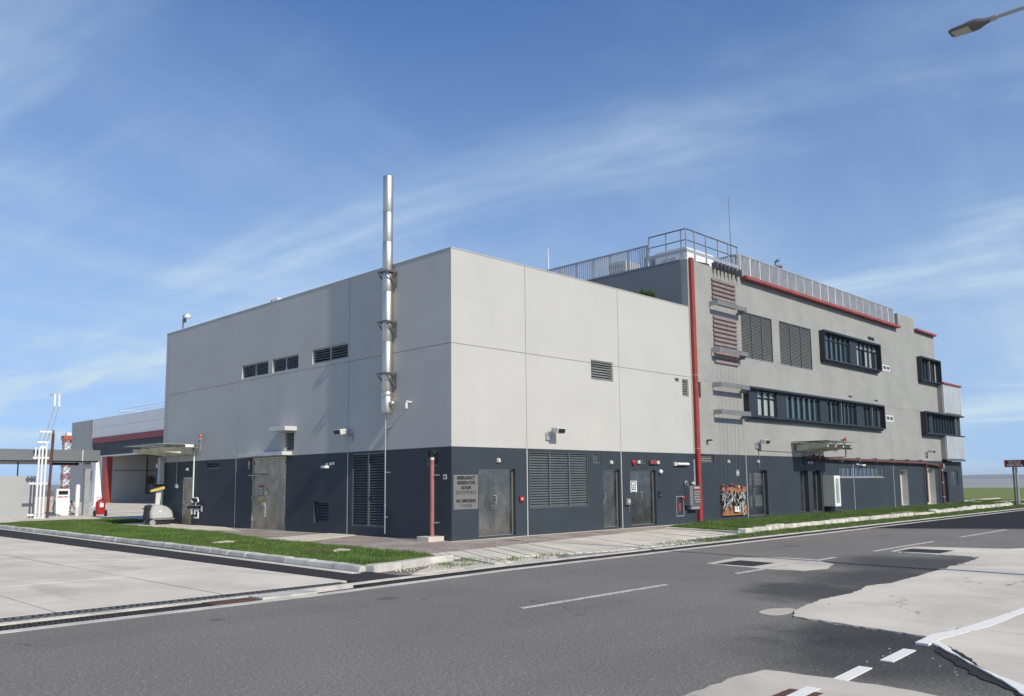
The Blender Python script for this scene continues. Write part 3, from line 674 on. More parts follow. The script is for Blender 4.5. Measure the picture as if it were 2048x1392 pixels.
o = stuff(rb.build('gravel', 'concrete_patch')); o['label'] = 'loose stone chips on the verge and broken concrete edge'; o['category'] = 'gravel'
struct(MB().prism(rough_edge([(-6.3, -6.0), (-4.6, -4.75), (-3.3, -4.75), (-1.5, -5.4), (-2.2, -6.15)], 0.06, 0.3, 4), -.02, .008).build('verge', 'concrete_patch'))
# concrete bay on the right, patches, markings
BAY = [(-6.45, -13.75, .05), (-5.4, -13.42, .06), (-4.0, -13.36, .07), (-2.9, -13.30, .07), (-1.5, -13.38, .08), (-0.5, -13.3, .08), (1.1, -13.25, .08), (2.8, -13.1, .05), (3.5, -13.05, .03), (3.9, -11.02, .02), (5.7, -10.95, .02), (6.2, -12.9, .03), (9, -14.2, 0), (9, -30, 0), (-9.6, -30, 0), (-9.35, -17.4, .05), (-8.76, -16.95, .05), (-8.2, -16.5, .05), (-7.6, -16.1, .04), (-6.85, -15.55, .02), (-6.68, -15.2, .03), (-6.66, -14.9, .03), (-6.55, -14.4, .03)]
def grow(poly, d):
    c = Vector((sum(p[0] for p in poly)/len(poly), sum(p[1] for p in poly)/len(poly))); out = []
    for p in poly:
        v = Vector(p[:2])-c; q = c+v*(1+d/max(v.length, .1)); out.append((q.x, q.y)+tuple(p[2:]))
    return out
struct(MB().prism(rough_edge(rough_edge(BAY, 0.05, 0.5, 8), 0.022, 0.07, 18), -0.02, 0.018).build('concrete_bay', 'concrete'))
struct(MB().prism(rough_edge(rough_edge([p[:2]+((p[2]*1.6,) if len(p) > 2 else ()) for p in BAY], 0.06, 0.4, 31), 0.05, 0.06, 19), -0.02, 0.0045).build('bay_edge', 'edge_grit'))
def ellipse(cx, cy, a, b, n, seed, rot=0):
    r = random.Random(seed); return [(cx+(a*math.cos(t)*math.cos(rot)-b*math.sin(t)*math.sin(rot))*(q := r.uniform(.92, 1.08)), cy+(a*math.cos(t)*math.sin(rot)+b*math.sin(t)*math.cos(rot))*q) for t in [2*math.pi*k/n for k in range(n)]]
struct(MB().prism(ellipse(-6.12, -13.40, .34, .19, 26, 2), -.01, .0065).build('concrete_patch', 'concrete_patch'))
struct(MB().prism(rough_edge([(-1.15, -9.25), (0.45, -9.05), (1.05, -9.7), (1.05, -10.5), (0.3, -11.3), (-0.6, -11.55), (-1.25, -11.4), (-1.35, -10.5)], .04, .3, 5), -.01, .006).build('concrete_patch', 'concrete_patch'))
struct(MB().prism(rough_edge([(-11.5, -14.97), (-9.76, -14.9), (-9.36, -14.95), (-9.30, -15.3), (-9.27, -15.9), (-9.3, -16.5), (-9.9, -17.2), (-12.5, -17.2)], .03, .14, 6), -.01, .0062).build('concrete_patch', 'concrete_patch'))
def cover(label, pts, mat='iron', dz=0.0):
    c = Vector((sum(p[0] for p in pts)/4, sum(p[1] for p in pts)/4))
    t = thing('manhole_cover', label, 'manhole cover', (c.x, c.y, 0))
    MB().prism(pts, -.02, .009+dz).build('frame', mat, t)
    q = [tuple(c+(Vector(p)-c)*.93) for p in pts]
    for (s0, s1) in ((0, .49), (.51, 1)):
        a, b, cc, d = [Vector(v) for v in q]; MB().prism([a.lerp(b, s0), a.lerp(b, s1), d.lerp(cc, s1), d.lerp(cc, s0)], -.01, .013+dz).build('lid', mat, t, bevel=0.003)
    return t
cover('dark iron manhole cover in the pale patch in the middle of the road', [(-1.08, -9.42), (-0.12, -9.42), (-0.2, -10.28), (-1.1, -10.28)])
cover('dark iron manhole cover at the far corner of the right concrete bay', [(3.95, -11.14), (4.95, -11.14), (4.95, -12.1), (3.95, -12.1)], 'iron', 0.012)
cover('rusty manhole cover in the pale patch nearest the camera', [(-10.55, -15.44), (-9.84, -15.43), (-9.80, -15.72), (-10.5, -15.75)], 'rust', -0.005)
for lab, (x0, x1, y0, y1) in (('flat brown chamber cover in the lawn close to its street end', (-5.2, -4.2, -1.0, .3)), ('flat brown chamber cover in the lawn opposite the tall steel door', (-5.7, -4.5, 4.4, 5.6))):
    t = thing('manhole_cover', lab, 'manhole cover', ((x0+x1)/2, (y0+y1)/2, 0.05)); MB().box(x0, x1, y0, y1, .02, .066).build('frame', 'dirt', t, bevel=.01); MB().box(x0+.1, x1-.1, y0+.1, y1-.1, .05, .074).build('lid', 'rust', t, bevel=.004); MB().prism([(x0+.5, y0+.02), (x1, y0+.02), (x1, y0+.5), (x1-.12, y0+.4), (x0+.6, y0+.14)], .05, .10).build('broken_corner', 'concrete_pale', t)
def mark(pts, mat='line_paint', z=0.0078): return struct(MB().prism(pts, -0.01, z).build('road_marking', mat))
yl = -10.66
for (x0, x1) in ((-8.1, -4.65), (-2.45, 1.8), (3.85, 7.95), (10.05, 14.75), (17.0, 21), (23.2, 27.5), (29.5, 33.5)):
    mark([(x0, yl-.042), (x1, yl-.042+.012*(x1-x0)*.3), (x1, yl+.042+.012*(x1-x0)*.3), (x0, yl+.042)], 'line_paint_old')
for (x0, x1) in ((-8.28, -7.58), (-9.3, -8.66), (-10.35, -9.7)):
    mark([(x0, -15.67), (x1, -15.63), (x1, -15.51), (x0, -15.55)], z=0.0088)
mark(rough_edge([(-7.24, -15.63), (-6.8, -15.64), (-5.7, -15.77), (-4.26, -15.79), (2, -15.8), (2, -15.66), (-3.92, -15.67), (-4.93, -15.63), (-6.14, -15.58), (-6.62, -15.46), (-7.24, -15.5)], .006, .3, 3), z=0.0215)
mark(rough_edge([(-7.12, -15.64), (-7.82, -16.14), (-8.28, -16.5), (-8.84, -16.86), (-10, -17.8), (-9.8, -17.85), (-8.56, -16.82), (-8.1, -16.36), (-7.64, -16.04), (-6.98, -15.66)], .012, .1, 4), z=0.0222)
# strip of broken asphalt beside the angled line
struct(MB().prism(rough_edge([(-7.5, -15.78), (-6.98, -15.70), (-7.35, -16.0), (-8.0, -16.42), (-8.7, -16.98), (-9.0, -17.0), (-8.4, -16.4)], .03, .1, 12), -.01, .0085).build('broken_edge', 'asphalt_strip'))
# ================================================================== LOW BLOCK (corner at the origin)
TA = 0.30
A = thing('generator_building', 'low windowless block with pale upper walls and dark base, stack on its side', 'building')
HL = [(10.80, 12.90, 6.0, 6.55), (8.60, 10.48, 6.0, 6.55), (5.40, 7.65, 6.04, 6.58), (8.80, 9.44, 2.95, 3.68),
      (9.33, 11.89, 0.03, 2.775), (6.46, 7.40, 0.36, 1.12), (14.68, 15.84, 2.41, 2.72), (17.12, 18.05, 0.03, 2.08), (3.24, 5.08, 0.32, 2.72), (0.60, 1.10, 2.22, 2.69)]
HR = [(1.09, 2.68, 0.08, 2.13), (3.34, 6.32, 0.87, 2.70), (6.58, 7.00, 2.34, 2.73), (7.11, 8.07, 0.09, 2.13), (8.71, 10.30, 0.09, 2.12), (9.40, 9.72, 2.35, 2.65), (6.57, 7.83, 5.30, 6.02), (11.83, 12.11, 5.64, 5.79), (12.33, 12.78, 5.08, 5.79), (11.63, 12.16, 0.32, 1.11)]
g = 0.011
UL = [TA, 5.33, 13.2, 20.0]; UR = [0.0, 3.23, 8.19, 12.985]; ZA = [2.79, 5.90, 8.82]
for (pl, U, H) in ((PLF, UL, HL), (PR, UR, HR)):
    for i in range(3):
        a, b = U[i]+(g if i else 0), U[i+1]-(g if i < 2 else 0)
        panel(pl, a, b, 0.0, ZA[0]-0.002, H, TA, 'wall_dark', A)
        panel(pl, a, b, ZA[0]+0.002, ZA[1]-g*.8, H, TA, 'wall_light', A)
        panel(pl, a, b, ZA[1]+g*.8, ZA[2], H, TA, 'wall_light', A)
    for u in U[1:3]:
        m = MB(); pl.bx(m, u-.014, u+.014, .003, -0.05, 0.0, ZA[0]); m.build('joint_sealant', 'joint_pale', A)
        m = MB(); pl.bx(m, u-g, u+g, -0.012, -0.05, ZA[0], ZA[2]-.01); m.build('joint_sealant', 'joint_dark', A)
    m = MB(); pl.bx(m, U[0]+.02, U[-1]-.02, -0.014, -0.04, ZA[1]-g*.8, ZA[1]+g*.8); m.build('joint_sealant', 'joint_dark', A)
MB().box(TA+.12, 12.95, TA+.12, 19.95, 0.0, 8.35).build('core', 'void', A)
MB().box(TA, 12.97, TA, 19.98, 8.36, 8.40).build('roof', 'mid_grey', A)
MB().box(0, 12.985, 19.98, 20.28, 0, 8.82).build('wall_panel', 'wall_light', A)
cp = MB(); cp.box(-0.015, 0.33, -0.015, 20.3, 8.821, 8.85); cp.box(0.33, 12.97, -0.015, 0.33, 8.821, 8.85); cp.build('coping', 'wall_light', A, bevel=.004)
for h in HL[:3]: louvre(PLF, *h, 2, 0.078, 0.10, A, 'louvre_slat_pale', 'rail_grey', tilt=38)
louvre(PLF, *HL[3], 1, 0.075, 0.08, A, 'louvre_slat_pale', 'rail_grey')
louvre(PLF, *HL[5], 1, 0.095, 0.16, A, 'louvre_slat', 'slate_metal')
louvre(PLF, *HL[6], 1, 0.07, 0.10, A, 'louvre_slat', 'slate_metal')
louvre(PLF, *HL[8], 2, 0.084, 0.07, A, 'louvre_slat', 'slate_metal', mull=.07)
louvre(PLF, *HL[9], 1, 0.075, 0.10, A, 'louvre_slat', 'slate_metal')
louvre(PR, *HR[1], 3, 0.083, 0.07, A, 'louvre_slat', 'louvre_slat', mull=.06, tilt=50)
louvre(PR, *HR[2], 1, 0.075, 0.07, A, tilt=50); louvre(PR, *HR[5], 1, 0.065, 0.07, A, tilt=50)
louvre(PR, *HR[6], 1, 0.085, 0.08, A, 'louvre_slat_pale', 'rail_grey', tilt=50)
louvre(PR, *HR[7], 1, 0.05, 0.08, A, 'louvre_slat_pale', 'rail_grey', fw=.02, tilt=50); louvre(PR, *HR[8], 1, 0.085, 0.08, A, 'louvre_slat_pale', 'rail_grey', tilt=50)
# doors
d = door(PLF, *HL[4], 2, 0.05, A, 'steel_door_dull', split=0.52)
m = MB(); PLF.bx(m, 10.86, 11.83, -.036, -.032, .06, 2.02); m.build('wicket_leaf', 'steel_door_dull', d, bevel=.002)
m = MB(); PLF.bx(m, 11.0, 11.4, -.03, -.026, 1.30, 1.72); m.build('notice', 'mauve', d)
m = MB(); PLF.bx(m, 11.02, 11.38, -.026, -.023, 1.64, 1.70); m.build('notice', 'red_bright', d)
m = MB(); PLF.bx(m, 11.02, 11.38, -.026, -.023, 1.10, 1.24); m.build('notice', 'yellow', d)
for (a, b) in ((11.05, 11.17), (11.22, 11.34)):
    for z in (1.36, 1.46, 1.55):
        m = MB(); PLF.bx(m, a, b, -.026, -.023, z, z+.06); m.build('notice', 'white_dull', d)
m = MB(); m.extrude([PLF.pt(10.82, -.03, 2.16), PLF.pt(10.82, .16, 2.10), PLF.pt(10.82, .16, 2.08), PLF.pt(10.82, -.03, 2.10)], (0, 1.05, 0)); m.build('drip_hood', 'steel_pipe', d)
for u in (9.40, 11.80):
    for z in (.4, 1.2, 2.0, 2.55):
        m = MB(); PLF.bx(m, u-.02, u+.02, -.03, .02, z-.07, z+.07); m.build('hinge', 'steel_pipe', d)
m = MB(); PLF.bx(m, 10.8, 10.95, -.03, .05, .95, 1.05); PLF.bx(m, 10.75, 10.8, -.03, .04, .5, .95); m.build('lock', 'steel_pipe', d)
d = door(PLF, *HL[7], 1, 0.05, A, 'steel_door_dull', handle='lever', grille=(17.35, 17.6, .42, .62))
door(PR, *HR[0], 2, 0.14, A, 'steel_door', split=.47)
door(PR, *HR[3], 1, 0.14, A, 'steel_door', grille=(7.33, 7.68, .34, .62))
d = door(PR, *HR[4], 2, 0.14, A, 'steel_door', split=.45)
# white abstract sticker on the left leaf (a lettered emblem)
for (a, b, z0, z1) in ((8.83, 9.28, 1.70, 1.72), (8.86, 8.92, 1.30, 1.70), (9.20, 9.26, 1.30, 1.70), (8.98, 9.14, 1.60, 1.66), (8.95, 9.17, 1.50, 1.53), (8.95, 9.17, 1.42, 1.45), (8.98, 9.02, 1.42, 1.60), (9.10, 9.14, 1.42, 1.60), (8.90, 9.22, 1.33, 1.38)):
    m = MB(); PR.bx(m, a, b, -.129, -.126, z0, z1); m.build('sticker_stroke', 'white', d)
# hydrant box set flush in the wall
bx = MB(); PR.bx(bx, 11.632, 12.158, -.02, -.10, .322, 1.108); hb = bx.build('hydrant_door', 'steel_dark', A)
m = MB()
for (a, b, z0, z1) in ((11.632, 11.66, .322, 1.108), (12.13, 12.158, .322, 1.108), (11.66, 12.13, .322, .35), (11.66, 12.13, 1.08, 1.108)): PR.bx(m, a, b, .004, -.019, z0, z1)
m.build('frame', 'rail_grey', hb)
m = MB(); PR.bx(m, 11.8, 12.0, -.018, -.015, .55, .85); m.build('emblem', 'maroon_band', hb)
# hoods over the tall door and its louvre
for (u0, u1, z0, z1, p) in ((8.92, 12.22, 2.80, 2.93, .42), (8.62, 9.80, 3.69, 3.85, .5)):
    m = MB(); PLF.bx(m, u0, u1, 0.002, p, z0, z1); m.build('concrete_hood', 'white_dull', A, bevel=.01)
# ================================================================== TALL BLOCK
B = thing('training_building', 'tall grey tiled block with ribbon windows, roof fences and red edge trim', 'building', (13, 0, 0))
HB = [(13.47, 14.50, 2.44, 2.77), (17.36, 18.98, 0.14, 2.14), (22.18, 23.04, 0.15, 2.14), (23.52, 24.43, 0.15, 2.14), (22.42, 22.82, 2.36, 2.72), (26.60, 32.42, 1.80, 2.33), (34.88, 36.05, 0.14, 2.17), (39.15, 40.72, 0.08, 2.34), (42.04, 43.10, 0.15, 2.12), (43.80, 45.15, 1.22, 2.15),
      (17.2, 20.08, 7.15, 9.26), (20.78, 24.16, 7.16, 9.28), (13.4, 13.70, 5.10, 5.76), (25.2, 32.3, 7.95, 9.2), (17.35, 32.3, 4.62, 5.65), (38.95, 42.0, 7.95, 9.2),
      (38.95, 42.2, 4.56, 5.75), (31.36, 32.26, 9.54, 9.76), (33.28, 34.38, 7.99, 8.31), (33.32, 34.42, 5.02, 5.36), (28.28, 28.75, 6.05, 6.17), (31.77, 32.23, 6.05, 6.16)]
UB = [12.995, 17.15, 28.36, 33.9, 46.05]; ZB = 2.79; TOPB = 10.87
for i in range(4):
    panel(PR, UB[i]+(g if i else 0), UB[i+1]-(g if i < 3 else 0), 0, ZB-.002, HB, TA, 'wall_dark', B)
    if i: m = MB(); PR.bx(m, UB[i]-.014, UB[i]+.014, .003, -.05, 0, ZB); m.build('joint_sealant', 'joint_pale', B)
UU = [12.995, 17.03, 33.9, 42.2]; ZU = [ZB+.002, 5.855, TOPB]
for i in range(3):
    for j in range(2):
        panel(PR, UU[i]+(g*.7 if i else 0), UU[i+1]-(g*.7 if i < 2 else 0), ZU[j]+(g*.6 if j else 0), ZU[j+1]-(g*.6 if not j else 0), HB, TA, 'mosaic', B)
    if i: m = MB(); PR.bx(m, UU[i]-g*.7, UU[i]+g*.7, -.008, -.05, ZB, TOPB-.02); m.build('joint_sealant', 'joint_dark' if i == 2 else 'joint_pale', B)
m = MB(); PR.bx(m, 13.02, 42.1, -.009, -.05, 5.855-g*.6, 5.855+g*.6); m.build('joint_sealant', 'joint_dark', B)
MB().box(13.35, 42.0, 0.55, 29.8, 0, 10.4).build('core', 'void', B); MB().box(42.0, 45.9, 0.55, 29.8, 0, 7.5).build('core', 'void', B)
MB().box(13.3, 42.2, TA, 30, 10.45, 10.5).build('roof', 'mid_grey', B)
MB().box(12.995, 13.29, TA+.001, 30, 2.8, TOPB).build('wall_panel', 'wall_side', B)
MB().box(12.985, 13.3, TA+.0, 30, TOPB+.001, TOPB+.04).build('coping', 'wall_side', B)
MB().box(41.9, 42.2, TA+.001, 30, 2.8, TOPB).build('wall_panel', 'mosaic', B)
MB().box(45.75, 46.05, TA+.001, 30, 0, 2.79).build('wall_panel', 'wall_dark', B)
# raised pier at the roof and red edge trims
MB().box(36.1, 38.72, -0.003, 3.0, TOPB+.002, 11.74).build('roof_pier', 'mosaic', B)
MB().box(38.74, 42.2, 0.0, 0.3, TOPB+.002, 10.96).build('wall_panel', 'mosaic', B)
xx = 17.35
while xx < 35.7:
    e = min(xx+1.72, 35.72); MB().box(xx, e-.02, -0.30, 0.02, 10.72, 10.86).build('edge_trim', 'red_cap', B, bevel=.006); xx += 1.72
xx = 38.72
while xx < 42.2:
    e = min(xx+1.75, 42.25); MB().box(xx, e-.02, -0.22, 0.32, 10.965, 11.09).build('edge_trim', 'red_cap', B, bevel=.006); xx += 1.75
# corrugated box at the far corner
def corrugated(u0, u1, y, z0, z1, parent, pitch=0.26, dep=0.06):
    m = MB(); pts = []; u = u0; k = 0
    while u <= u1+1e-6:
        pts.append((u, y-(dep if k % 4 in (1, 2) else 0))); u += pitch/2 if k % 2 else pitch/4*0.6; k += 1
    pts += [(u1, y+.05), (u0, y+.05)]; m.prism(pts, z0, z1); return m.build('corrugated_sheet', 'corrugated', parent)
for (z0, z1) in ((2.95, 4.42), (5.95, 7.80)):
    corrugated(42.32, 45.5, -0.33, z0, z1, B)
for (z0, z1) in ((2.90, 4.46), (5.84, 7.80)): MB().box(42.21, 45.95, -0.28, 0.5, z0, z1).build('corner_box', 'mosaic', B)
for u in (42.23, 45.5):
    for (z0, z1) in ((2.90, 4.44), (5.86, 7.81)): MB().box(u, u+.09, -.385, -.28, z0, z1).build('corner_trim', 'white_dull', B)
MB().box(42.23, 45.7, -.40, -.285, 2.80, 2.895).build('corner_trim', 'slate_metal', B)
for a, b in ((42.2, 43.9), (43.92, 45.75)): MB().box(a, b, -0.46, .5, 7.82, 7.93).build('edge_trim', 'red_cap', B, bevel=.006)
# louvres, vents
louvre(PR, *HB[0], 1, 0.075, 0.09, B, 'louvre_slat_pale', 'slate_metal', tilt=50)
louvre(PR, *HB[4], 1, 0.075, 0.08, B, tilt=50)
louvre(PR, *HB[10], 3, 0.066, 0.05, B, 'louvre_slat_pale', 'slate_metal', mull=.05); louvre(PR, *HB[11], 3, 0.066, 0.05, B, 'louvre_slat_pale', 'slate_metal', mull=.05)
louvre(PR, *HB[12], 1, 0.08, 0.08, B, 'louvre_slat_pale', 'slate_metal'); louvre(PR, *HB[17], 1, 0.06, 0.06, B, 'louvre_slat', 'slate_metal', fw=.03)
for h in HB[20:22]: louvre(PR, *h, 1, 0.045, 0.08, B, 'louvre_slat_pale', 'rail_grey', fw=.018)
for h in HB[18:20]:
    u0, u1, z0, z1 = h; w = (u1-u0)
    m = MB()
    for a, b in ((u0+.002, u0+.07), (u0+w*.47, u0+w*.53), (u1-.07, u1-.002)): PR.bx(m, a, b, -.06, -.005, z0+.002, z1-.002)
    for c, d_ in ((z0+.002, z0+.06), (z1-.06, z1-.002)):
        for a, b in ((u0+.07, u0+w*.47), (u0+w*.53, u1-.07)): PR.bx(m, a, b, -.06, -.005, c, d_)
    wn_ = m.build('window', 'white', B)
    for a, b in ((u0+.072, u0+w*.468), (u0+w*.532, u1-.072)): m = MB(); PR.bx(m, a, b, -.05, -.04, z0+.062, z1-.062); m.build('pane', 'glass_dark', wn_)
# ground-floor doors, niches, strip window
d = door(PR, *HB[1], 2, 0.20, B, 'steel_dark', split=.36)
for (a, b) in ((17.45, 17.85), (18.08, 18.75)):
    for (z0, z1) in ((.55, 1.02), (1.5, 2.0)):
        m = MB(); z = z0
        while z < z1: PR.bx(m, a, b, -.186, -.172, z, z+.02); z += .055
        m.build('vent_grille', 'louvre_slat_pale', d)
door(PR, *HB[2], 1, 0.26, B, 'steel_dark', grille=(22.35, 22.9, .5, 1.2)); door(PR, *HB[3], 1, 0.26, B, 'steel_dark'); door(PR, *HB[8], 1, 0.26, B, 'steel_dark', handle='lever')
for h in (HB[6], HB[7]):
    u0, u1, z0, z1 = h; m = MB(); e = .003
    PR.bx(m, u0+e, u1-e, -.36, -.34, z0+e, z1-e); PR.bx(m, u1-e-.012, u1-e, -.34, -.004, z0+e, z1-e); PR.bx(m, u0+e, u0+e+.012, -.34, -.004, z0+e, z1-e); PR.bx(m, u0+e+.012, u1-e-.012, -.34, -.004, z0+e, z0+e+.012); PR.bx(m, u0+e+.012, u1-e-.012, -.34, -.004, z1-e-.012, z1-e)
    m.build('niche_lining', 'niche', B)
u0, u1, z0, z1 = HB[5]; m = MB(); PR.bx(m, u0+.002, 31.55, -.12, -.08, z0+.002, z0+.05); PR.bx(m, u0+.002, 31.55, -.12, -.08, z1-.05, z1-.002)
for k in range(10): u = u0+.004+(31.55-u0-.06)*k/9; PR.bx(m, u, u+.045, -.12, -.07, z0+.05, z1-.05)
sw = m.build('strip_window', 'grey_metal', B); w = (31.55-u0-.06)/9
for k in range(9): m = MB(); PR.bx(m, u0+.05+w*k, u0+w*(k+1), -.115, -.105, z0+.05, z1-.05); m.build('pane', 'glass_blue', sw)
m = MB(); PR.bx(m, u0-.05, u1+.03, .002, .03, z0-.05, z0-.004); m.build('sill', 'grey_metal', sw)
louvre(PR, 31.58, u1, z0, z1, 1, .075, .09, B, 'louvre_slat', 'grey_metal')
u0, u1, z0, z1 = HB[9]; m = MB()
for a, b in ((u0+.002, u0+.06), (u0+.44, u0+.48), (u0+.88, u0+.92), (u1-.06, u1-.002)): PR.bx(m, a, b, -.10, -.05, z0+.002, z1-.002)
lw = m.build('window', 'slate_metal', B)
for k in range(3): m = MB(); PR.bx(m, u0+.05+.44*k, u0+.46+.44*k, -.09, -.08, z0+.002, z1-.002); m.build('pane', 'glass_teal', lw)
# projecting ribbon windows
def bay(u0, u1, z0, z1, sections, p=0.28, open_right=False, trans=False):
    """box frame standing proud of the wall; sections: ('panel'|'glass'|'white', width share)"""
    t = .07; m = MB()
    PR.bx(m, u0, u1, -.30, p, z1-t, z1); PR.bx(m, u0, u1, -.30, p, z0, z0+t)
    PR.bx(m, u0, u0+t, -.30, p, z0+t, z1-t)
    if not open_right: PR.bx(m, u1-t, u1, -.30, p, z0+t, z1-t)
    fr = m.build('ribbon_window', 'frame_dark', B)
    m = MB(); PR.bx(m, u0+.02, u1-.12, .005, p*.62, z0-.09, z0-.002); m.build('under_sill', 'frame_dark', fr)
    m = MB(); PR.bx(m, u0+.01, u1-.01, p-.1, p+.02, z1+.002, z1+.03); m.build('drip_edge', 'slate_metal', fr)
    tot = sum(s[1] for s in sections); a = u0+t+.002; W = u1-u0-2*t-.004; zb, zt = z0+t+.002, z1-t-.002
    for kind, sh in sections:
        b = a+W*sh/tot
        if kind == 'panel':
            m = MB(); PR.bx(m, a+.004, b-.004, -.12, .10, zb, zt); m.build('infill_panel', 'panel_blue', fr, bevel=.004)
        elif kind == 'post':
            m = MB(); PR.bx(m, a+.002, b-.002, -.12, .16, zb, zt); m.build('mullion', 'mid_grey', fr)
        else:
            n = max(2, round((b-a)/0.56)); w = (b-a)/n; tr = zt-(zt-zb)*(.27 if kind == 'white' else .22); tt = trans or kind == 'white'
            mt = 'frame_dark' if kind == 'white' else 'panel_blue'; mw = .05 if kind == 'white' else .026
            for k in range(n+1):
                m = MB(); c = a+w*k; PR.bx(m, max(a, c-mw), min(b, c+mw), -.12, .05, zb, zt); m.build('mullion', mt, fr)
            m = MB(); PR.bx(m, a+mw, b-mw, -.10, .035, zb, zb+.07); PR.bx(m, a+mw, b-mw, -.10, .035, zt-.05, zt)
            if tt: PR.bx(m, a+mw, b-mw, -.10, .03, tr-.03, tr+.03)
            m.build('transom', mt, fr)
            for k in range(n):
                gm_ = 'glass_pale' if (kind == 'white' and not (k % 3 == 1 and n > 4)) else ('glass_teal' if kind == 'glass' else 'glass_dark')
                q = mw+.002; rows = [(zb+.07, tr-.03, gm_), (tr+.03, zt-.05, 'glass_pale' if kind == 'white' else 'glass_mist')] if tt else [(zb+.07, zt-.05, gm_)]
                for (r0, r1, g2) in rows: m = MB(); PR.bx(m, a+w*k+q, a+w*(k+1)-q, -.05, -.035, r0, r1); m.build('pane', g2, fr)
                if kind == 'glass':      # open vertical blade of each casement
                    m = MB(); uu = a+w*(k+1)-mw-.055; PR.bx(m, uu, uu+.05, -.034, .02, zb+.071, (tr-.031 if tt else zt-.051)); m.build('stile', 'frame_dark', fr)
        a = b
    return fr
bay(25.05, 32.45, 7.78, 9.32, [('glass', 3.4), ('panel', .9), ('white', 2.9)], trans=True)
bay(38.82, 42.45, 7.80, 9.32, [('glass', 1.6), ('post', .12), ('glass', 1.6)])
bay(17.13, 32.48, 4.48, 5.82, [('panel', 1.0), ('white', 1.7), ('panel', .95), ('glass', 3.4), ('panel', .8), ('glass', 1.5), ('post', .07), ('glass', 1.9), ('panel', .9), ('glass', 1.0), ('post', .07), ('glass', 1.35)])
f = bay(38.84, 46.1, 4.45, 5.85, [('glass', .8), ('panel', .45), ('glass', 3.0), ('post', .08), ('panel', .7)], p=.36, open_right=True)
# ================================================================== FITTINGS ON THE LOW BLOCK
# exhaust stack
t = thing('exhaust_stack', 'tall stainless exhaust stack standing off the side of the low block', 'chimney', (-.2, 2.9, 3.95))
cx, cy, r = -.2, 2.9, .165
zs = [3.95, 4.48, 4.63, 6.25, 7.9, 8.6, 9.56, 10.55, 11.78]
for i, (a, b) in enumerate(zip(zs, zs[1:])):
    rr_ = r+(.012 if i < 2 else .004*(i % 2)); MB().lathe((cx, cy, 0), [(rr_-.004, a+.004), (rr_, a+.012), (rr_, b-.012), (rr_-.004, b-.004)], 28).build('pipe_section', 'steel_pipe', t, smooth=True)
    MB().lathe((cx, cy, 0), [(rr_-.008, b-.006), (rr_-.008, b+.006)], 28).build('joint_band', 'steel_dark', t)
MB().lathe((cx, cy, 0), [(r*.9, 11.70), (r*.9, 11.781)], 28).build('mouth', 'void', t)
m = MB().tube((cx+.02, cy-.12, 4.25), (cx+.02, cy-.26, 4.25), .09, n=16); m.ball((cx+.02, cy-.26, 4.25), .09, 12, 8); m.build('end_cap', 'steel_pipe', t, smooth=True)
for z in (8.55, 6.9, 5.22):
    m = MB()
    for y in (2.68, 3.12):
        m.box(-.44, -.004, y-.02, y+.02, z-.025, z+.025); m.hexa([(-.42, y-.018, z-.05), (-.37, y-.018, z-.05), (-.006, y-.018, z-.42), (-.006, y-.018, z-.48), (-.42, y+.018, z-.05), (-.37, y+.018, z-.05), (-.006, y+.018, z-.42), (-.006, y+.018, z-.48)]); m.box(-.03, -.003, y-.03, y+.03, z-.5, z+.03)
    m.box(-.44, -.40, 2.70, 3.10, z-.024, z+.024); m.build('bracket', 'slate_metal', t)
    MB().lathe((cx, cy, 0), [(r+.012, z-.03), (r+.012, z+.03)], 28).build('clamp_ring', 'slate_metal', t)
# thin condensate pipe below the stack
t = thing('drain_pipe', 'thin steel drain pipe running down from the exhaust stack', 'pipe', (-.13, 3.05, .14))
MB().tube((-.13, 3.05, .14), (-.13, 3.05, 3.9), .022, n=10).build('pipe', 'steel_pipe', t, smooth=True)
MB().tube((-.13, 3.05, 1.0), (-.13, 3.05, 1.06), .034, n=10).build('coupling', 'steel_pipe', t, smooth=True)
for z in (.66, 2.07, 3.49): MB().box(-.12, -.002, 2.94, 3.06, z-.015, z+.015).build('clip', 'steel_pipe', t)
# red standpipe by the corner
t = thing('standpipe', 'faded red standpipe with valve head on a concrete block at the corner', 'pipe', (-.28, .55, 0))
MB().tube((-.28, .55, .16), (-.28, .55, 2.40), .062, n=16).build('pipe', 'red_pipe', t, smooth=True)
m = MB().lathe((-.28, .55, 0), [(.066, 2.40), (.066, 2.47)], 16); m.build('collar', 'white_dull', t, smooth=True)
m = MB().tube((-.28, .55, 2.47), (-.28, .55, 2.66), .05, n=12); m.tube((-.28, .43, 2.6), (-.28, .67, 2.6), .032, n=10); m.lathe((-.28, .55, 0), [(.085, 2.66), (.085, 2.69)], 12); m.build('valve', 'iron', t, smooth=True)
for z in (.55, 1.95): MB().box(-.34, -.002, .53, .57, z-.015, z+.015).box(-.28, -.26, .30, .55, z-.012, z+.012).build('clip', 'steel_pipe', t)
MB().box(-.62, -.03, .30, .85, .0, .16).build('block', 'concrete_pale', t, bevel=.012)
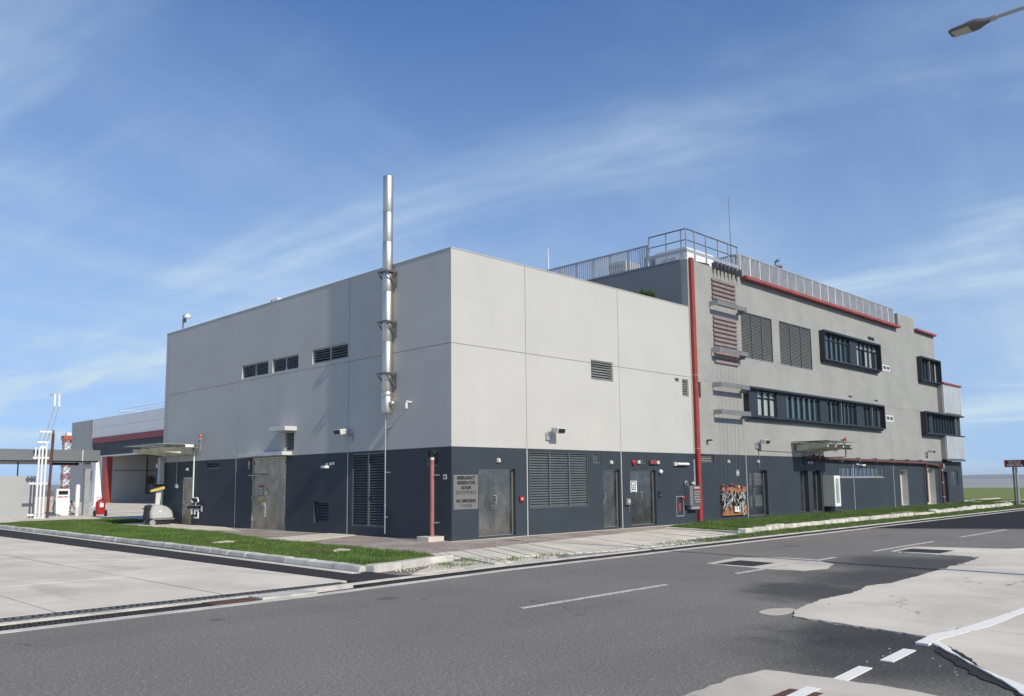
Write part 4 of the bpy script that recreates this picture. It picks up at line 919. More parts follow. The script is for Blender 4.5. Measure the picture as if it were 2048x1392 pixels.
# sign plate
t = thing('room_sign', 'stainless steel plate lettered EMERGENCY GENERATOR ROOM NO SMOKING by the corner door', 'sign', (.55, -.01, .93))
MB().box(.07, 1.04, -.014, -.003, .935, 1.945).build('plate', 'sign_steel', t, bevel=.003)
for (a, b, z0, z1) in ((.07, 1.04, 1.93, 1.945), (.07, 1.04, .935, .948), (.07, .083, .948, 1.93), (1.027, 1.04, .948, 1.93)): MB().box(a, b, -.017, -.0145, z0, z1).build('edge', 'steel_pipe', t)
RX = (math.pi/2, 0, 0)
for s, z, sz, sx in (('EMERGENCY', 1.855, .132, .92), ('GENERATOR', 1.71, .132, .92), ('ROOM', 1.565, .132, .92), ('NO SMOKING', 1.175, .132, .90)):
    text('lettering', s, sz, 'black', (.555, -.0175, z), RX, t, .22, .0055, sx, 1.05)
text('lettering', '應急發電機房', .125, 'slate_metal', (.555, -.0175, 1.42), RX, t, 0, .001, 1.05, 1.12); text('lettering', '不准吸煙', .115, 'slate_metal', (.555, -.0175, 1.03), RX, t, 0, .001, 1.05, 1.12)
def small(name, label, cat, loc, parts, group=None, **k):
    t = thing(name, label, cat, loc, group)
    for nm, mb, mat in parts: mb.build(nm, mat, t, bevel=k.get('bevel', .006))
    return t
def pbx(pl, *a): m = MB(); pl.bx(m, *a); return m
small('call_point', 'small red break glass call point beside the generator room door', 'call point', (2.94, 0, 1.19), [('box', pbx(PR, 2.83, 3.02, .002, .06, 1.11, 1.27), 'red_bright'), ('button', pbx(PR, 2.89, 2.96, .061, .066, 1.16, 1.22), 'white_dull')])
small('notice_plate', 'small pale notice plate low on the side wall near the corner', 'notice', (0, .29, 1.9), [('plate', pbx(PLF, .21, .37, .002, .012, 1.82, 1.97), 'white_dull'), ('print', pbx(PLF, .24, .34, .0125, .014, 1.86, 1.93), 'mid_grey')], bevel=.002)
def wall_lamp(pl, u, z, label, col='white_dull'):
    return small('wall_lamp', label, 'lamp', pl.pt(u, 0, z), [('base', pbx(pl, u-.06, u+.06, .002, .05, z-.07, z+.06), col), ('lens', pbx(pl, u-.045, u+.045, .052, .09, z-.055, z+.03), 'cream')], 'small white lamps above doors')
wall_lamp(PR, 1.91, 2.40, 'small white lamp above the generator room double door')
wall_lamp(PR, 7.56, 2.39, 'small white lamp above the single steel door')
wall_lamp(PLF, 17.57, 2.45, 'small white lamp above the narrow steel door under the side canopy')
wall_lamp(PR, 15.61, 2.50, 'narrow white lamp above the wooden hose board')
wall_lamp(PR, 18.15, 2.53, 'small white lamp above the slatted steel door')
small('bulkhead_light', 'white bulkhead light with two small boxes on the dark side wall', 'lamp', (0, 6.4, 2.35), [('box', pbx(PLF, 6.10, 6.2, .002, .05, 2.38, 2.48), 'white_dull'), ('box', pbx(PLF, 6.28, 6.38, .002, .05, 2.37, 2.47), 'white_dull'), ('hood', pbx(PLF, 6.42, 6.68, .002, .20, 2.27, 2.36), 'white'), ('arm', pbx(PLF, 6.50, 6.56, .002, .08, 2.365, 2.45), 'white')], bevel=.012)
small('door_sensor', 'pale strip sensor on the dark wall left of the tall door', 'sensor', (0, 12.05, 2.5), [('body', pbx(PLF, 12.0, 12.12, .002, .05, 2.35, 2.66), 'grey_metal'), ('eye', pbx(PLF, 12.03, 12.09, .051, .055, 2.4, 2.45), 'black')])
# alarm bell, strobe, vents over the second double door
t = thing('alarm_bell', 'round red alarm bell above the emblem door', 'bell', (8.90, -.04, 2.40)); MB().lathe((8.90, 0, 2.40), [(.09, -.003), (.11, -.03), (.10, -.07), (.05, -.10)], 18, 'Y').build('gong', 'red_bright', t, smooth=True); MB().box(8.84, 8.96, -.04, -.003, 2.27, 2.31).build('mount', 'maroon', t)
small('alarm_light', 'small white square fitting next to the red bell', 'lamp', (9.2, 0, 2.41), [('body', pbx(PR, 9.14, 9.27, .002, .07, 2.36, 2.47), 'white'), ('lens', pbx(PR, 9.17, 9.24, .071, .08, 2.39, 2.44), 'lens')])
small('alarm_box', 'dark red alarm box with cream sounder above the emblem door', 'alarm', (10.2, 0, 2.41), [('box', pbx(PR, 9.87, 10.27, .002, .10, 2.34, 2.50), 'maroon_band'), ('sounder', pbx(PR, 10.30, 10.47, .002, .10, 2.35, 2.47), 'cream')], bevel=.012)
t = thing('tube_light', 'white tubular weatherproof light on the dark wall', 'lamp', (12, -.08, 2.36)); MB().tube((11.72, -.10, 2.36), (12.42, -.10, 2.36), .055, n=14).ball((11.72, -.10, 2.36), .055).ball((12.42, -.10, 2.36), .055).build('diffuser', 'white', t, smooth=True); MB().box(11.5, 11.66, -.09, -.003, 2.29, 2.43).build('junction_box', 'white_dull', t, bevel=.01); MB().box(11.66, 12.3, -.05, -.003, 2.34, 2.38).build('mount', 'grey_metal', t)
t = thing('dome_camera', 'small white dome camera right of the emblem door', 'camera', (10.55, -.05, 2.06)); MB().ball((10.55, -.07, 2.06), .085, 14, 8).build('dome', 'white', t, smooth=True); MB().lathe((10.55, 0, 2.06), [(.06, -.002), (.06, -.05)], 14, 'Y').build('base', 'white_dull', t)
small('card_reader', 'black card reader right of the emblem door', 'card reader', (10.5, 0, 1.2), [('body', pbx(PR, 10.44, 10.57, .002, .05, 1.1, 1.31), 'black'), ('keypad', pbx(PR, 10.46, 10.55, .051, .056, 1.13, 1.22), 'slate_metal')])
small('switch_box', 'grey weatherproof switch box between the single and emblem doors', 'switch box', (8.45, 0, .97), [('box', pbx(PR, 8.32, 8.58, .002, .10, .86, 1.09), 'mid_grey'), ('switch', pbx(PR, 8.40, 8.50, .101, .13, .93, 1.03), 'cream'), ('conduit', pbx(PR, 8.55, 8.58, .002, .03, .6, .85), 'mid_grey')])
t = thing('horn_sounder', 'small round red sounder on the wall above the hydrant box', 'alarm', (12.1, -.05, 1.02)); MB().lathe((12.11, 0, 1.02), [(.07, -.002), (.08, -.05), (.05, -.09)], 14, 'Y').build('dome', 'red_bright', t, smooth=True); MB().box(12.04, 12.18, -.03, -.003, .94, 1.10).build('base', 'white_dull', t, bevel=.004)
# fire service panel next to the red post
t = thing('fire_cabinet', 'grey fire service cabinet with rows of valves beside the red post', 'cabinet', (12.7, -.15, .65))
MB().box(12.22, 12.92, -.26, -.003, .72, 1.50).build('case', 'mid_grey', t, bevel=.012); MB().box(12.46, 12.90, -.285, -.262, .78, 1.46).build('face', 'slate_metal', t, bevel=.004)
for i, z in enumerate((.86, .96, 1.06, 1.16, 1.26)):
    for j in range(5):
        MB().lathe((12.52+.08*j, 0, z), [(.022, -.286), (.022, -.30), (.012, -.31)], 8, 'Y').build('valve', 'cream' if (i+j) % 3 else 'rail_grey', t)
MB().box(12.48, 12.88, -.292, -.286, 1.33, 1.37).build('strip', 'red_bright', t); MB().box(12.48, 12.88, -.292, -.286, 1.40, 1.44).build('strip', 'white_dull', t)
MB().box(12.35, 12.95, -.22, -.003, .58, .69).build('tray', 'grey_metal', t, bevel=.006)
m = MB().ball((12.62, -.16, 1.60), .075, 12, 8, .8); m.build('beacon', 'cream', t, smooth=True); m = MB().path([(12.35, -.1, 1.5), (12.30, -.1, 1.66), (12.22, -.1, 1.70), (12.14, -.1, 1.62), (12.17, -.1, 1.54)], .02, 8); m.build('cable_loop', 'rail_grey', t, smooth=True)
MB().box(12.86, 12.95, -.07, -.003, 1.52, 2.56).build('conduit', 'grey_metal', t)
# floodlights
def flood(pl, u, z, label, sgn=1, back=False):
    t = thing('floodlight', label, 'floodlight', pl.pt(u, .1, z), 'wall floodlights')
    m = MB(); pl.bx(m, u-.10, u+.10, .002, .06, z-.36, z-.12); m.build('junction_box', 'grey_metal', t, bevel=.008)
    m = MB(); m.path([pl.pt(u, .05, z-.24), pl.pt(u, .16, z-.1), pl.pt(u, .24, z-.02)], .022, 6); m.build('arm', 'grey_metal', t)
    a = u+.02*sgn; b = u+.40*sgn; u0, u1 = min(a, b), max(a, b)
    q = [pl.pt(u0, .14, z-.10), pl.pt(u1, .14, z-.10), pl.pt(u1, .42, z-.16), pl.pt(u0, .42, z-.16), pl.pt(u0, .18, z+.06), pl.pt(u1, .18, z+.06), pl.pt(u1, .46, z+.02), pl.pt(u0, .46, z+.02)]
    MB().hexa(q).build('housing', 'white_dull', t, bevel=.012)
    q2 = [pl.pt(u0+.04, .447, z-.132), pl.pt(u1-.04, .447, z-.132), pl.pt(u1-.04, .468, z-.13), pl.pt(u0+.04, .468, z-.13), pl.pt(u0+.04, .462, z-.005), pl.pt(u1-.04, .462, z-.005), pl.pt(u1-.04, .482, z-.002), pl.pt(u0+.04, .482, z-.002)]
    MB().hexa(q2).build('lens', 'black', t)
    return t
flood(PLF, 5.12, 3.52, 'white floodlight on the pale side wall right of the tall door', 1)
flood(PR, 4.22, 3.45, 'white floodlight above the wide louvre', 1)
f2 = flood(PR, 18.12, 3.46, 'floodlight with cable on the tiled wall above the slatted door', 1)
m = MB().path([(18.28, -.02, 3.1), (18.28, -.02, 2.2)], .014, 6); m.path([(18.3, -.02, 3.02), (21.7, -.02, 3.0)], .012, 6); m.build('cable', 'mid_grey', f2)
flood(PR, 39.3, 3.42, 'small floodlight on the far end of the tiled wall', 1)
t = thing('security_camera', 'small white camera on the side wall below the stack end', 'camera', (-.1, 1.95, 4.2))
MB().tube((-.16, 1.95, 4.08), (-.16, 1.95, 4.20), .05, n=12).ball((-.16, 1.95, 4.06), .05).build('dome', 'white_dull', t, smooth=True); MB().path([(-.003, 1.9, 4.24), (-.16, 1.92, 4.26), (-.16, 1.95, 4.20)], .025).build('arm', 'white', t, smooth=True)
t = thing('security_camera', 'tiny dark camera low on the tiled wall beside the red post', 'camera', (14.0, -.1, 3.35)); MB().box(13.95, 14.10, -.22, -.05, 3.33, 3.39).build('body', 'black', t, bevel=.01); MB().box(14.0, 14.04, -.06, -.003, 3.30, 3.38).build('arm', 'grey_metal', t)
# pipework beside the narrow door
t = thing('valve_manifold', 'cluster of white valves and pipes beside the narrow steel door', 'pipework', (-.12, 16.4, .3))
MB().path([(-.05, 16.9, 3.2), (-.05, 16.9, 1.20)], .03).path([(-.05, 16.9, 1.2), (-.12, 16.3, 1.2), (-.12, 16.2, 1.05), (-.12, 16.45, .98), (-.12, 16.45, .88)], .026).build('feed_pipe', 'white', t, smooth=True)
MB().box(-.10, -.04, 15.95, 17.5, .86, .90).box(-.10, -.04, 15.95, 16.02, .62, .90).box(-.16, -.10, 15.97, 16.9, .70, .74).build('rail', 'rail_grey', t)
for u in (16.35, 16.75, 17.12): MB().box(-.16, -.02, u-.09, u+.09, .72, .86).build('valve_body', 'black', t, bevel=.01)
MB().path([(-.14, 16.75, .72), (-.14, 16.75, .5)], .03).path([(-.14, 16.45, .66), (-.14, 16.15, .66), (-.14, 16.15, .36), (-.14, 16.5, .36)], .032).path([(-.14, 16.45, .66), (-.14, 16.45, .5)], .045).path([(-.1, 16.95, 1.08), (-.1, 16.75, 1.0), (-.1, 16.9, .98)], .02).build('hose_tail', 'white', t, smooth=True)
def beacon(loc, label, tilt=0):
    x, y, z = loc; t = thing('beacon', label, 'beacon', loc)
    MB().lathe((x, y, 0), [(.07, z+.02), (.075, z+.05), (.075, z+.17), (.05, z+.21)], 14).build('lens', 'orange_red', t, smooth=True); MB().lathe((x, y, 0), [(.11, z-.02), (.11, z+.02)], 14).build('base', 'grey_metal', t)
    return t
bb = beacon((-.22, 16.02, 3.70), 'orange warning beacon on a bracket above the side canopy'); MB().path([(-.22, 16.02, 3.68), (-.22, 16.2, 3.62), (-.003, 16.3, 3.6)], .02).path([(-.05, 16.3, 3.6), (-.05, 16.32, 3.2), (-.05, 16.5, 3.0)], .018).build('arm', 'grey_metal', bb)
bb = beacon((26.3, -.55, 3.62), 'orange warning beacon beside the tiled wall canopy'); MB().path([(26.3, -.55, 3.6), (26.3, -.5, 3.45), (26.2, -.003, 3.4)], .02).box(25.95, 26.08, -.6, -.45, 3.58, 3.72).build('arm', 'maroon', bb)
# canopies: tapered beams with a glass sheet
def canopy(pl, us, proj, zt, label, depth0=.30, depth1=.16):
    t = thing('canopy', label, 'canopy', pl.pt(us[0], 0, zt))
    for u in us:
        q = [pl.pt(u-.05, .004, zt-depth0), pl.pt(u+.05, .004, zt-depth0), pl.pt(u+.05, proj, zt-depth1), pl.pt(u-.05, proj, zt-depth1), pl.pt(u-.05, .004, zt), pl.pt(u+.05, .004, zt), pl.pt(u+.05, proj, zt), pl.pt(u-.05, proj, zt)]
        MB().hexa(q).build('beam', 'cream', t, bevel=.004)
        for d in (.25, .75, 1.25): m = MB(); m.tube(pl.pt(u, min(d, proj-.1), zt), pl.pt(u, min(d, proj-.1), zt+.12), .018, n=8); m.build('stud', 'slate_metal', t)
    n = len(us)-1
    for k in range(n+1):
        a = us[0]-.45 if k == 0 else (us[k-1]+us[k])/2; b = us[-1]+.45 if k == n else (us[k]+us[k+1])/2
        m = MB(); pl.bx(m, a+.006, b-.006, .05, proj+.25, zt+.12, zt+.145); m.build('glass_sheet', 'canopy_glass', t)
    m = MB(); pl.bx(m, us[0]-.05, us[-1]+.05, .002, .06, zt-depth0-.02, zt+.02); m.build('wall_plate', 'grey_metal', t)
    return t
canopy(PLF, [17.05, 17.95, 18.85, 19.75], 1.55, 3.36, 'glass canopy on pale tapered beams over the narrow side door')
canopy(PR, [21.85, 22.7, 23.55, 24.4], 1.62, 3.36, 'glass canopy on tapered beams over the twin steel doors')
t = thing('security_camera', 'white camera at the near end of the side canopy', 'camera', (-.5, 16.6, 3.4)); MB().box(-.62, -.22, 16.55, 16.68, 3.36, 3.48).build('body', 'white', t, bevel=.02); MB().box(-.63, -.621, 16.57, 16.66, 3.38, 3.46).build('lens', 'black', t); MB().path([(-.22, 16.62, 3.4), (-.003, 16.65, 3.35)], .025).build('arm', 'white_dull', t)
t = thing('security_camera', 'dark camera hanging under the far end of the tiled wall canopy', 'camera', (24.6, -1.5, 3.1)); MB().box(24.46, 24.62, -1.6, -1.2, 3.14, 3.27).build('body', 'slate_metal', t, bevel=.015); MB().tube((24.5, -1.3, 3.12), (24.5, -1.3, 2.8), .03).build('cable_gland', 'slate_metal', t); MB().path([(24.5, -1.3, 2.8), (24.55, -.05, 2.78)], .012).build('arm', 'slate_metal', t)
# corner duct under the canopy
t = thing('cable_duct', 'pale square duct on the far corner of the low block', 'duct', (-.14, 20.1, 0)); MB().box(-.24, -.03, 19.98, 20.2, 0, 3.02).build('duct', 'white_dull', t, bevel=.006); MB().box(-.36, -.25, 20.0, 20.14, 2.55, 2.72).build('bracket', 'white', t, bevel=.01)
for z in (.9, 1.9, 2.9): MB().box(-.25, -.02, 19.97, 20.21, z, z+.03).build('strap', 'grey_metal', t)
# roof items on the low block
t = thing('roof_camera', 'camera on a short pole at the far end of the low roof', 'camera', (.15, 18.95, 8.85)); MB().tube((.15, 18.95, 8.85), (.15, 18.95, 9.58), .035).build('pole', 'rail_grey', t); MB().tube((.15, 18.95, 9.55), (.15, 18.55, 9.58), .025).build('arm', 'rail_grey', t); MB().lathe((.15, 18.5, 0), [(.14, 9.36), (.16, 9.40), (.16, 9.46), (.05, 9.56)], 14).build('dome', 'white', t, smooth=True); MB().box(.1, .2, 18.72, 18.82, 9.2, 9.5).build('box', 'mid_grey', t)
small('roof_box', 'small white box on the edge of the low roof', 'box', (.2, 10.7, 8.85), [('body', pbx(PLF, 10.3, 10.72, -.45, -.05, 8.85, 8.97), 'white'), ('end', pbx(PLF, 10.721, 10.9, -.4, -.1, 8.85, 8.96), 'slate_metal')])
# ================================================================== FITTINGS ON THE TALL BLOCK
t = thing('corner_post', 'tall square red post running up the joint between the two blocks', 'post', (13.2, -.07, 0))
for (a, b) in ((0.0, 3.0), (3.015, 6.0), (6.015, 10.93)): MB().box(13.09, 13.31, -.135, -.004, a, b).build('post_length', 'red_post', t, bevel=.006)
for z in (3.0, 6.0): MB().box(13.095, 13.305, -.13, -.004, z, z+.015).build('joint', 'white_dull', t)
# mauve climbing slats
t = thing('slat_rack', 'rack of mauve horizontal slats on the tiled wall below the pulleys', 'slat rack', (14.8, -.05, 6.7))
sm = MB().box(0, 1.95, -.075, -.012, 0, .115).mesh('slat', 'mauve', bevel=.006)
zsl = [10.25-.195*k for k in range(6)]+[8.61-.192*k for k in range(11)]
for z in zsl: inst('slat', sm, (14.82+random.uniform(-.01, .01), 0, z), t)
for x in (15.0, 16.5):
    for (a, b) in ((9.26, 10.37), (6.68, 8.74)): MB().box(x, x+.05, -.011, -.002, a, b).build('batten', 'mid_grey', t)
# flat steel guard hoops
ZH = [(9.30, 'topmost of the four flat steel hoops crossing the slat rack'), (7.29, 'second flat steel hoop from the top over the slat rack'), (5.81, 'third flat steel hoop from the top beside the ribbon window top'), (4.66, 'lowest of the four flat steel hoops beside the ribbon window sill')]
for z, lab in ZH:
    t = thing('guard_hoop', lab, 'guard rail', (14.6, 0, z), 'flat steel hoops on the tiled wall')
    MB().box(14.60, 14.63, -.45, -.002, z-.20, z).build('side_plate', 'grey_metal', t, bevel=.003); MB().box(14.63, 16.93, -.45, -.42, z-.20, z).build('front_plate', 'mid_grey', t, bevel=.003); MB().box(16.93, 16.96, -.45, -.002, z-.20, z).build('side_plate', 'slate_metal', t, bevel=.003)
    MB().box(16.80, 16.92, -.3, -.002, z-.30, z-.21).build('cable_guide', 'mid_grey', t)
# pulleys and their wires
WX = [15.0, 15.3, 15.6, 15.92, 16.24, 16.55]
for i, x in enumerate(WX+[16.98]):
    lab = ['first', 'second', 'third', 'fourth', 'fifth', 'sixth', 'last'][i]
    t = thing('pulley', lab+' grey pulley block along the roof edge counted from the red post', 'pulley', (x, -.1, 10.75), 'pulleys at the roof edge')
    MB().lathe((x, -.16, 10.93), [(.11, -.03), (.125, -.02), (.095, 0), (.125, .02), (.11, .03)], 16, 'X').build('wheel', 'slate_metal', t, smooth=True)
    MB().box(x-.05, x-.035, -.26, .02, 10.78, 11.06).box(x+.035, x+.05, -.26, .02, 10.78, 11.06).build('cheek', 'slate_metal', t)
    MB().tube((x, -.18, 10.80), (x+.03, -.20, 10.45), .035, .006, 8).build('tail', 'black', t)
    if i < 6:
        w = tag(MB().tube((x, -.03, 1.38), (x+.01, -.10, 10.8), .0045, n=5).build('hoist_rope', 'mid_grey'), lab+' thin rope hanging down the tiled wall from the roof pulleys', 'rope', 'ropes on the tiled wall')
# rope board
t = thing('rope_board', 'wooden board hung with harness ropes, low on the dark wall', 'rope board', (15.95, -.05, .25))
for (z0, z1) in ((1.19, 1.41), (.26, .46), (.47, .63)): MB().box(14.95, 16.95, -.06, -.003, z0, z1).build('plank', 'wood', t, bevel=.006)
MB().box(14.94, 16.96, -.10, -.003, .235, .258).build('ledge', 'wood', t)
rg = random.Random(21)
for i, x in enumerate(WX):
    MB().ball((x+rg.uniform(-.06, .06), -.12, 1.40+rg.uniform(0, .13)), .05, 10, 7, 1.3).build('float', 'red_cap' if i != 4 else 'white_dull', t, smooth=True)
    MB().ball((x+rg.uniform(-.08, .08), -.11, 1.26+rg.uniform(-.05, .05)), .06, 10, 7, 1.1).build('float', 'red_pipe', t, smooth=True)
    for k in range(5):
        mt = ('rope', 'rope_dark', 'rope', 'rope_dark', 'white_dull')[k]; px = x+rg.uniform(-.1, .1); pts = [(px, -.1, 1.25)]
        z = 1.25; bot = rg.uniform(.35, .8)
        while z > bot: z -= .13; pts.append((x+rg.uniform(-.15, .15), -.09-rg.uniform(0, .07), z))
        MB().path(pts, .017 if k % 2 == 0 else .022, 6).build('rope', mt, t)
MB().box(16.0-.2, 16.14, -.15, -.11, .37, .60).build('card', 'white', t)
MB().path([(16.45, -.1, 1.2), (16.5, -.12, .25), (16.6, -.12, .22), (16.66, -.1, .3), (16.6, -.1, 1.1)], .022).build('rope', 'rope', t)
small('wall_plate', 'square grey cover plate on the dark wall above the rope board', 'plate', (16.34, 0, 2.0), [('plate', pbx(PR, 16.21, 16.47, .002, .03, 1.88, 2.14), 'grey_metal'), ('button', pbx(PR, 16.30, 16.38, .031, .045, 1.98, 2.05), 'white')])
# display cabinet
t = thing('notice_cabinet', 'white framed notice cabinet standing out from the dark wall', 'cabinet', (24.6, -.3, .36))
MB().box(24.60, 25.25, -.55, -.003, .37, 1.88).build('case', 'niche', t, bevel=.01)
fr = MB()
for (a, b, c, d_) in ((24.60, 24.74, .37, 1.88), (25.11, 25.25, .37, 1.88), (24.74, 25.11, .37, .52), (24.74, 25.11, 1.74, 1.88)): fr.box(a, b, -.60, -.551, c, d_)
fr.build('frame', 'white', t); MB().box(24.742, 25.108, -.575, -.552, .522, 1.738).build('glass', 'glass_pale', t)
for k in range(7): MB().box(24.80, 24.98-.02*(k % 3), -.58, -.576, .70+.12*k, .76+.12*k).build('print', 'mid_grey', t)
MB().box(24.75, 25.2, -.3, -.05, .02, .365).build('bracket', 'black', t)
# red service pipe along the wall
t = thing('service_pipe', 'long maroon pipe along the top of the dark wall with two drops', 'pipe', (24.2, -.15, 2.7))
MB().tube((24.3, -.16, 2.74), (38.9, -.16, 2.62), .085, n=14).tube((38.9, -.16, 2.60), (41.45, -.16, 2.48), .075, n=14).build('run', 'maroon', t, smooth=True)
MB().path([(38.8, -.16, 2.6), (38.75, -.16, .22)], .06, 10).build('drop', 'maroon', t, smooth=True); MB().path([(41.45, -.2, 2.5), (41.45, -.2, .05)], .075, 10).build('drop', 'maroon', t, smooth=True)
for x in (26.5, 28.7, 31.0, 33.4, 35.8, 38.0): MB().box(x, x+.05, -.25, -.003, 2.58, 2.83).build('clip', 'mid_grey', t)
m = MB()
for (x, z) in ((41.45, 2.5), (24.3, 2.74), (23.2, 2.8), (23.7, 2.75)): m.lathe((x, -.18, z), [(.13, -.10), (.13, -.06), (.09, -.05), (.09, .05), (.13, .06), (.13, .10)], 12, 'X')
stuff(m.build('valve', 'maroon', t, smooth=True)); MB().tube((22.4, -.18, 2.78), (24.3, -.18, 2.74), .06).build('run', 'maroon', t, smooth=True)
for x in (23.0, 23.35, 23.7, 24.05): MB().tube((x, -.2, 2.82), (x+.03, -.26, 3.02), .03).build('valve_stem', 'cream', t)
for z in (.5, 1.4, 2.2): MB().lathe((41.45, -.2, 0), [(.085, z), (.085, z+.04)], 12).build('band', 'white_dull', t)
t = thing('vent_pipe', 'slim white pipe end on the dark wall near the far door', 'pipe', (42.2, -.1, 2.5)); MB().tube((42.25, -.08, 2.35), (42.25, -.08, 2.62), .03).build('pipe', 'white', t); MB().box(42.2, 42.3, -.05, -.003, 2.44, 2.5).build('clip', 'white_dull', t)
t = thing('bulkhead_light', 'white bulkhead light below the maroon pipe above the strip window', 'lamp', (29.3, 0, 2.45)); MB().box(28.7, 29.0, -.05, -.003, 2.45, 2.55).build('box', 'white_dull', t); MB().box(29.1, 29.5, -.22, -.003, 2.40, 2.48).build('hood', 'white', t, bevel=.015)
t = thing('niche_lamp', 'white lamp in the top corner of the far niche', 'lamp', (39.4, .1, 2.2)); MB().box(39.25, 39.55, -.02, .14, 2.14, 2.28).build('body', 'white', t, bevel=.02); MB().box(39.3, 39.5, -.03, -.021, 2.16, 2.24).build('lens', 'lens', t)
small('socket_pair', 'pair of small white boxes on the wall above the twin doors', 'box', (23.3, 0, 2.55), [('box', pbx(PR, 23.1, 23.2, .002, .05, 2.47, 2.58), 'white'), ('box', pbx(PR, 23.4, 23.5, .002, .05, 2.47, 2.58), 'white')])
# ------------------------------------------------------------------ roof of the tall block
t = thing('roof_guardrail', 'pipe guardrail with kick board round the roof corner above the red post', 'railing', (13.05, .05, 10.91))
zr = 10.915
def post(x, y): return MB().box(x-.022, x+.022, y-.022, y+.022, zr, 12.19)
for x in (13.06, 13.72, 14.62, 15.58, 16.46, 17.26): post(x, .06).build('post', 'rail_grey', t)
for y in (.30, 1.05, 1.93): post(13.06, y).build('post', 'rail_grey', t)
for z, rr_ in ((12.19, .028), (11.72, .022)):
    MB().path([(13.06, 1.93, z), (13.06, .06, z)], rr_, 8).path([(13.06, .06, z), (17.26, .06, z)], rr_, 8).build('rail', 'slate_metal', t)
MB().box(13.035, 13.045, .03, 1.95, 11.20, 11.34).box(13.04, 17.28, .025, .035, 11.20, 11.34).build('kick_board', 'rail_grey', t)
def fence(label, p0, p1, posts, pick, z0, z1, depth_axis):
    t = thing('roof_fence', label, 'fence', (p0[0], p0[1], z0)); D = Vector((p1[0]-p0[0], p1[1]-p0[1], 0)); L = D.length; D.normalize()
    ax = 'x' if abs(D.x) > .5 else 'y'
    pm = (MB().box(-.03, .03, -.03, .03, 0, z1-z0)).mesh('post', 'white_dull')
    km = (MB().box(-.012, .012, -.03, .03, 0, z1-z0-.10) if ax == 'x' else MB().box(-.03, .03, -.012, .012, 0, z1-z0-.10)).mesh('picket', 'white_dull')
    n = round(L/posts)
    for i in range(n+1): inst('post', pm, (p0[0]+D.x*L*i/n, p0[1]+D.y*L*i/n, z0), t)
    k = int(L/pick)
    for i in range(k):
        s = (i+.5)*L/k; inst('picket', km, (p0[0]+D.x*s, p0[1]+D.y*s, z0+.05), t)
    for (a, b, w) in ((z1-.045, z1, .04), (z0+.02, z0+.055, .03)):
        m = MB(); e = .001
        if ax == 'x': m.box(p0[0]+e, p1[0]-e, p0[1]-w, p0[1]+w, a, b)
        else: m.box(p0[0]-w, p0[0]+w, p0[1]+e, p1[1]-e, a, b)
        m.build('rail', 'rail_grey', t)
    return t
fence('pale picket fence along the street edge of the tall roof', (17.42, .06), (35.6, .06), .93, .115, 10.92, 11.92, 'y')
fence('pale picket fence along the left edge of the tall roof', (13.12, 2.05), (13.12, 12.2), .98, .115, 10.92, 11.90, 'x')
fence('short picket fence across the roof behind the guardrail corner', (17.3, .15), (17.3, 5.2), .95, .115, 10.92, 11.90, 'x')
t = thing('air_conditioner', 'beige air conditioner unit on the roof behind the left picket fence', 'air conditioner', (15.2, 4.9, 10.5)); MB().box(14.7, 15.9, 4.45, 5.45, 10.7, 12.0).build('case', 'ac_beige', t, bevel=.02)
for z in (10.9, 11.2, 11.5, 11.8): MB().box(14.685, 14.699, 4.55, 5.35, z-.05, z+.05).build('grille', 'mid_grey', t)
for y in (4.6, 5.3): MB().box(14.8, 15.8, y-.05, y+.05, 10.5, 10.7).build('foot', 'slate_metal', t)
t = thing('plant_housing', 'white rooftop plant housing behind the guardrail corner', 'housing', (15.5, 2.2, 10.5)); MB().box(14.7, 17.0, 1.15, 2.75, 10.5, 11.98).build('body', 'white', t, bevel=.01); MB().box(14.68, 14.699, 1.6, 2.3, 10.6, 11.6).build('door', 'white_dull', t); MB().box(14.72, 16.9, 2.76, 3.4, 10.5, 11.9).build('annex', 'grey_metal', t)
t = thing('winch_cover', 'dark winch cover lying on the roof edge behind the pulleys', 'cover', (14.6, .5, 10.9)); MB().hexa([(13.9, .3, 10.9), (15.3, .25, 10.9), (15.3, .9, 10.9), (13.9, .9, 10.9), (14.0, .35, 11.05), (15.2, .3, 11.12), (15.1, .85, 11.15), (14.0, .8, 11.1)]).build('hood', 'black', t, bevel=.03); MB().box(15.3, 16.6, .3, .7, 10.9, 11.02).build('frame', 'slate_metal', t)
t = thing('loudspeakers', 'cluster of horn loudspeakers on a pole above the roof fence', 'loudspeaker', (22.6, 1.0, 10.9)); MB().tube((22.7, 1, 10.5), (22.7, 1, 12.75), .04).build('pole', 'rail_grey', t)
for (dx_, dy_, z, mt) in ((-.3, -.12, 12.35, 'rail_grey'), (.34, -.15, 12.5, 'mid_grey'), (.2, .2, 12.3, 'slate_metal'), (-.05, -.22, 12.72, 'mid_grey')): MB().tube((22.7, 1, z), (22.7+dx_, 1+dy_, z), .03, .10, 12).build('horn', mt, t, smooth=True)
def mast(x, y, z0, z1, r, label, mat='slate_metal'):
    t = thing('antenna_mast', label, 'antenna', (x, y, z0)); zm = z0+(z1-z0)*.35; MB().tube((x, y, z0), (x, y, zm), r*1.3).build('base', mat, t); MB().tube((x, y, zm), (x-.02, y, z1), r, r*.6).build('rod', mat, t)
mast(17.65, .6, 10.9, 14.75, .018, 'tall thin dark antenna rod at the roof corner')
mast(13.4, 8.1, 10.9, 13.05, .03, 'short white antenna rod at the back of the left roof fence', 'white')
mast(35.2, 2.5, 10.5, 12.6, .012, 'thin rod near the far end of the roof fence', 'white_dull')
mast(29.5, 4.5, 10.5, 13.0, .02, 'thin dark rod behind the middle of the roof fence')
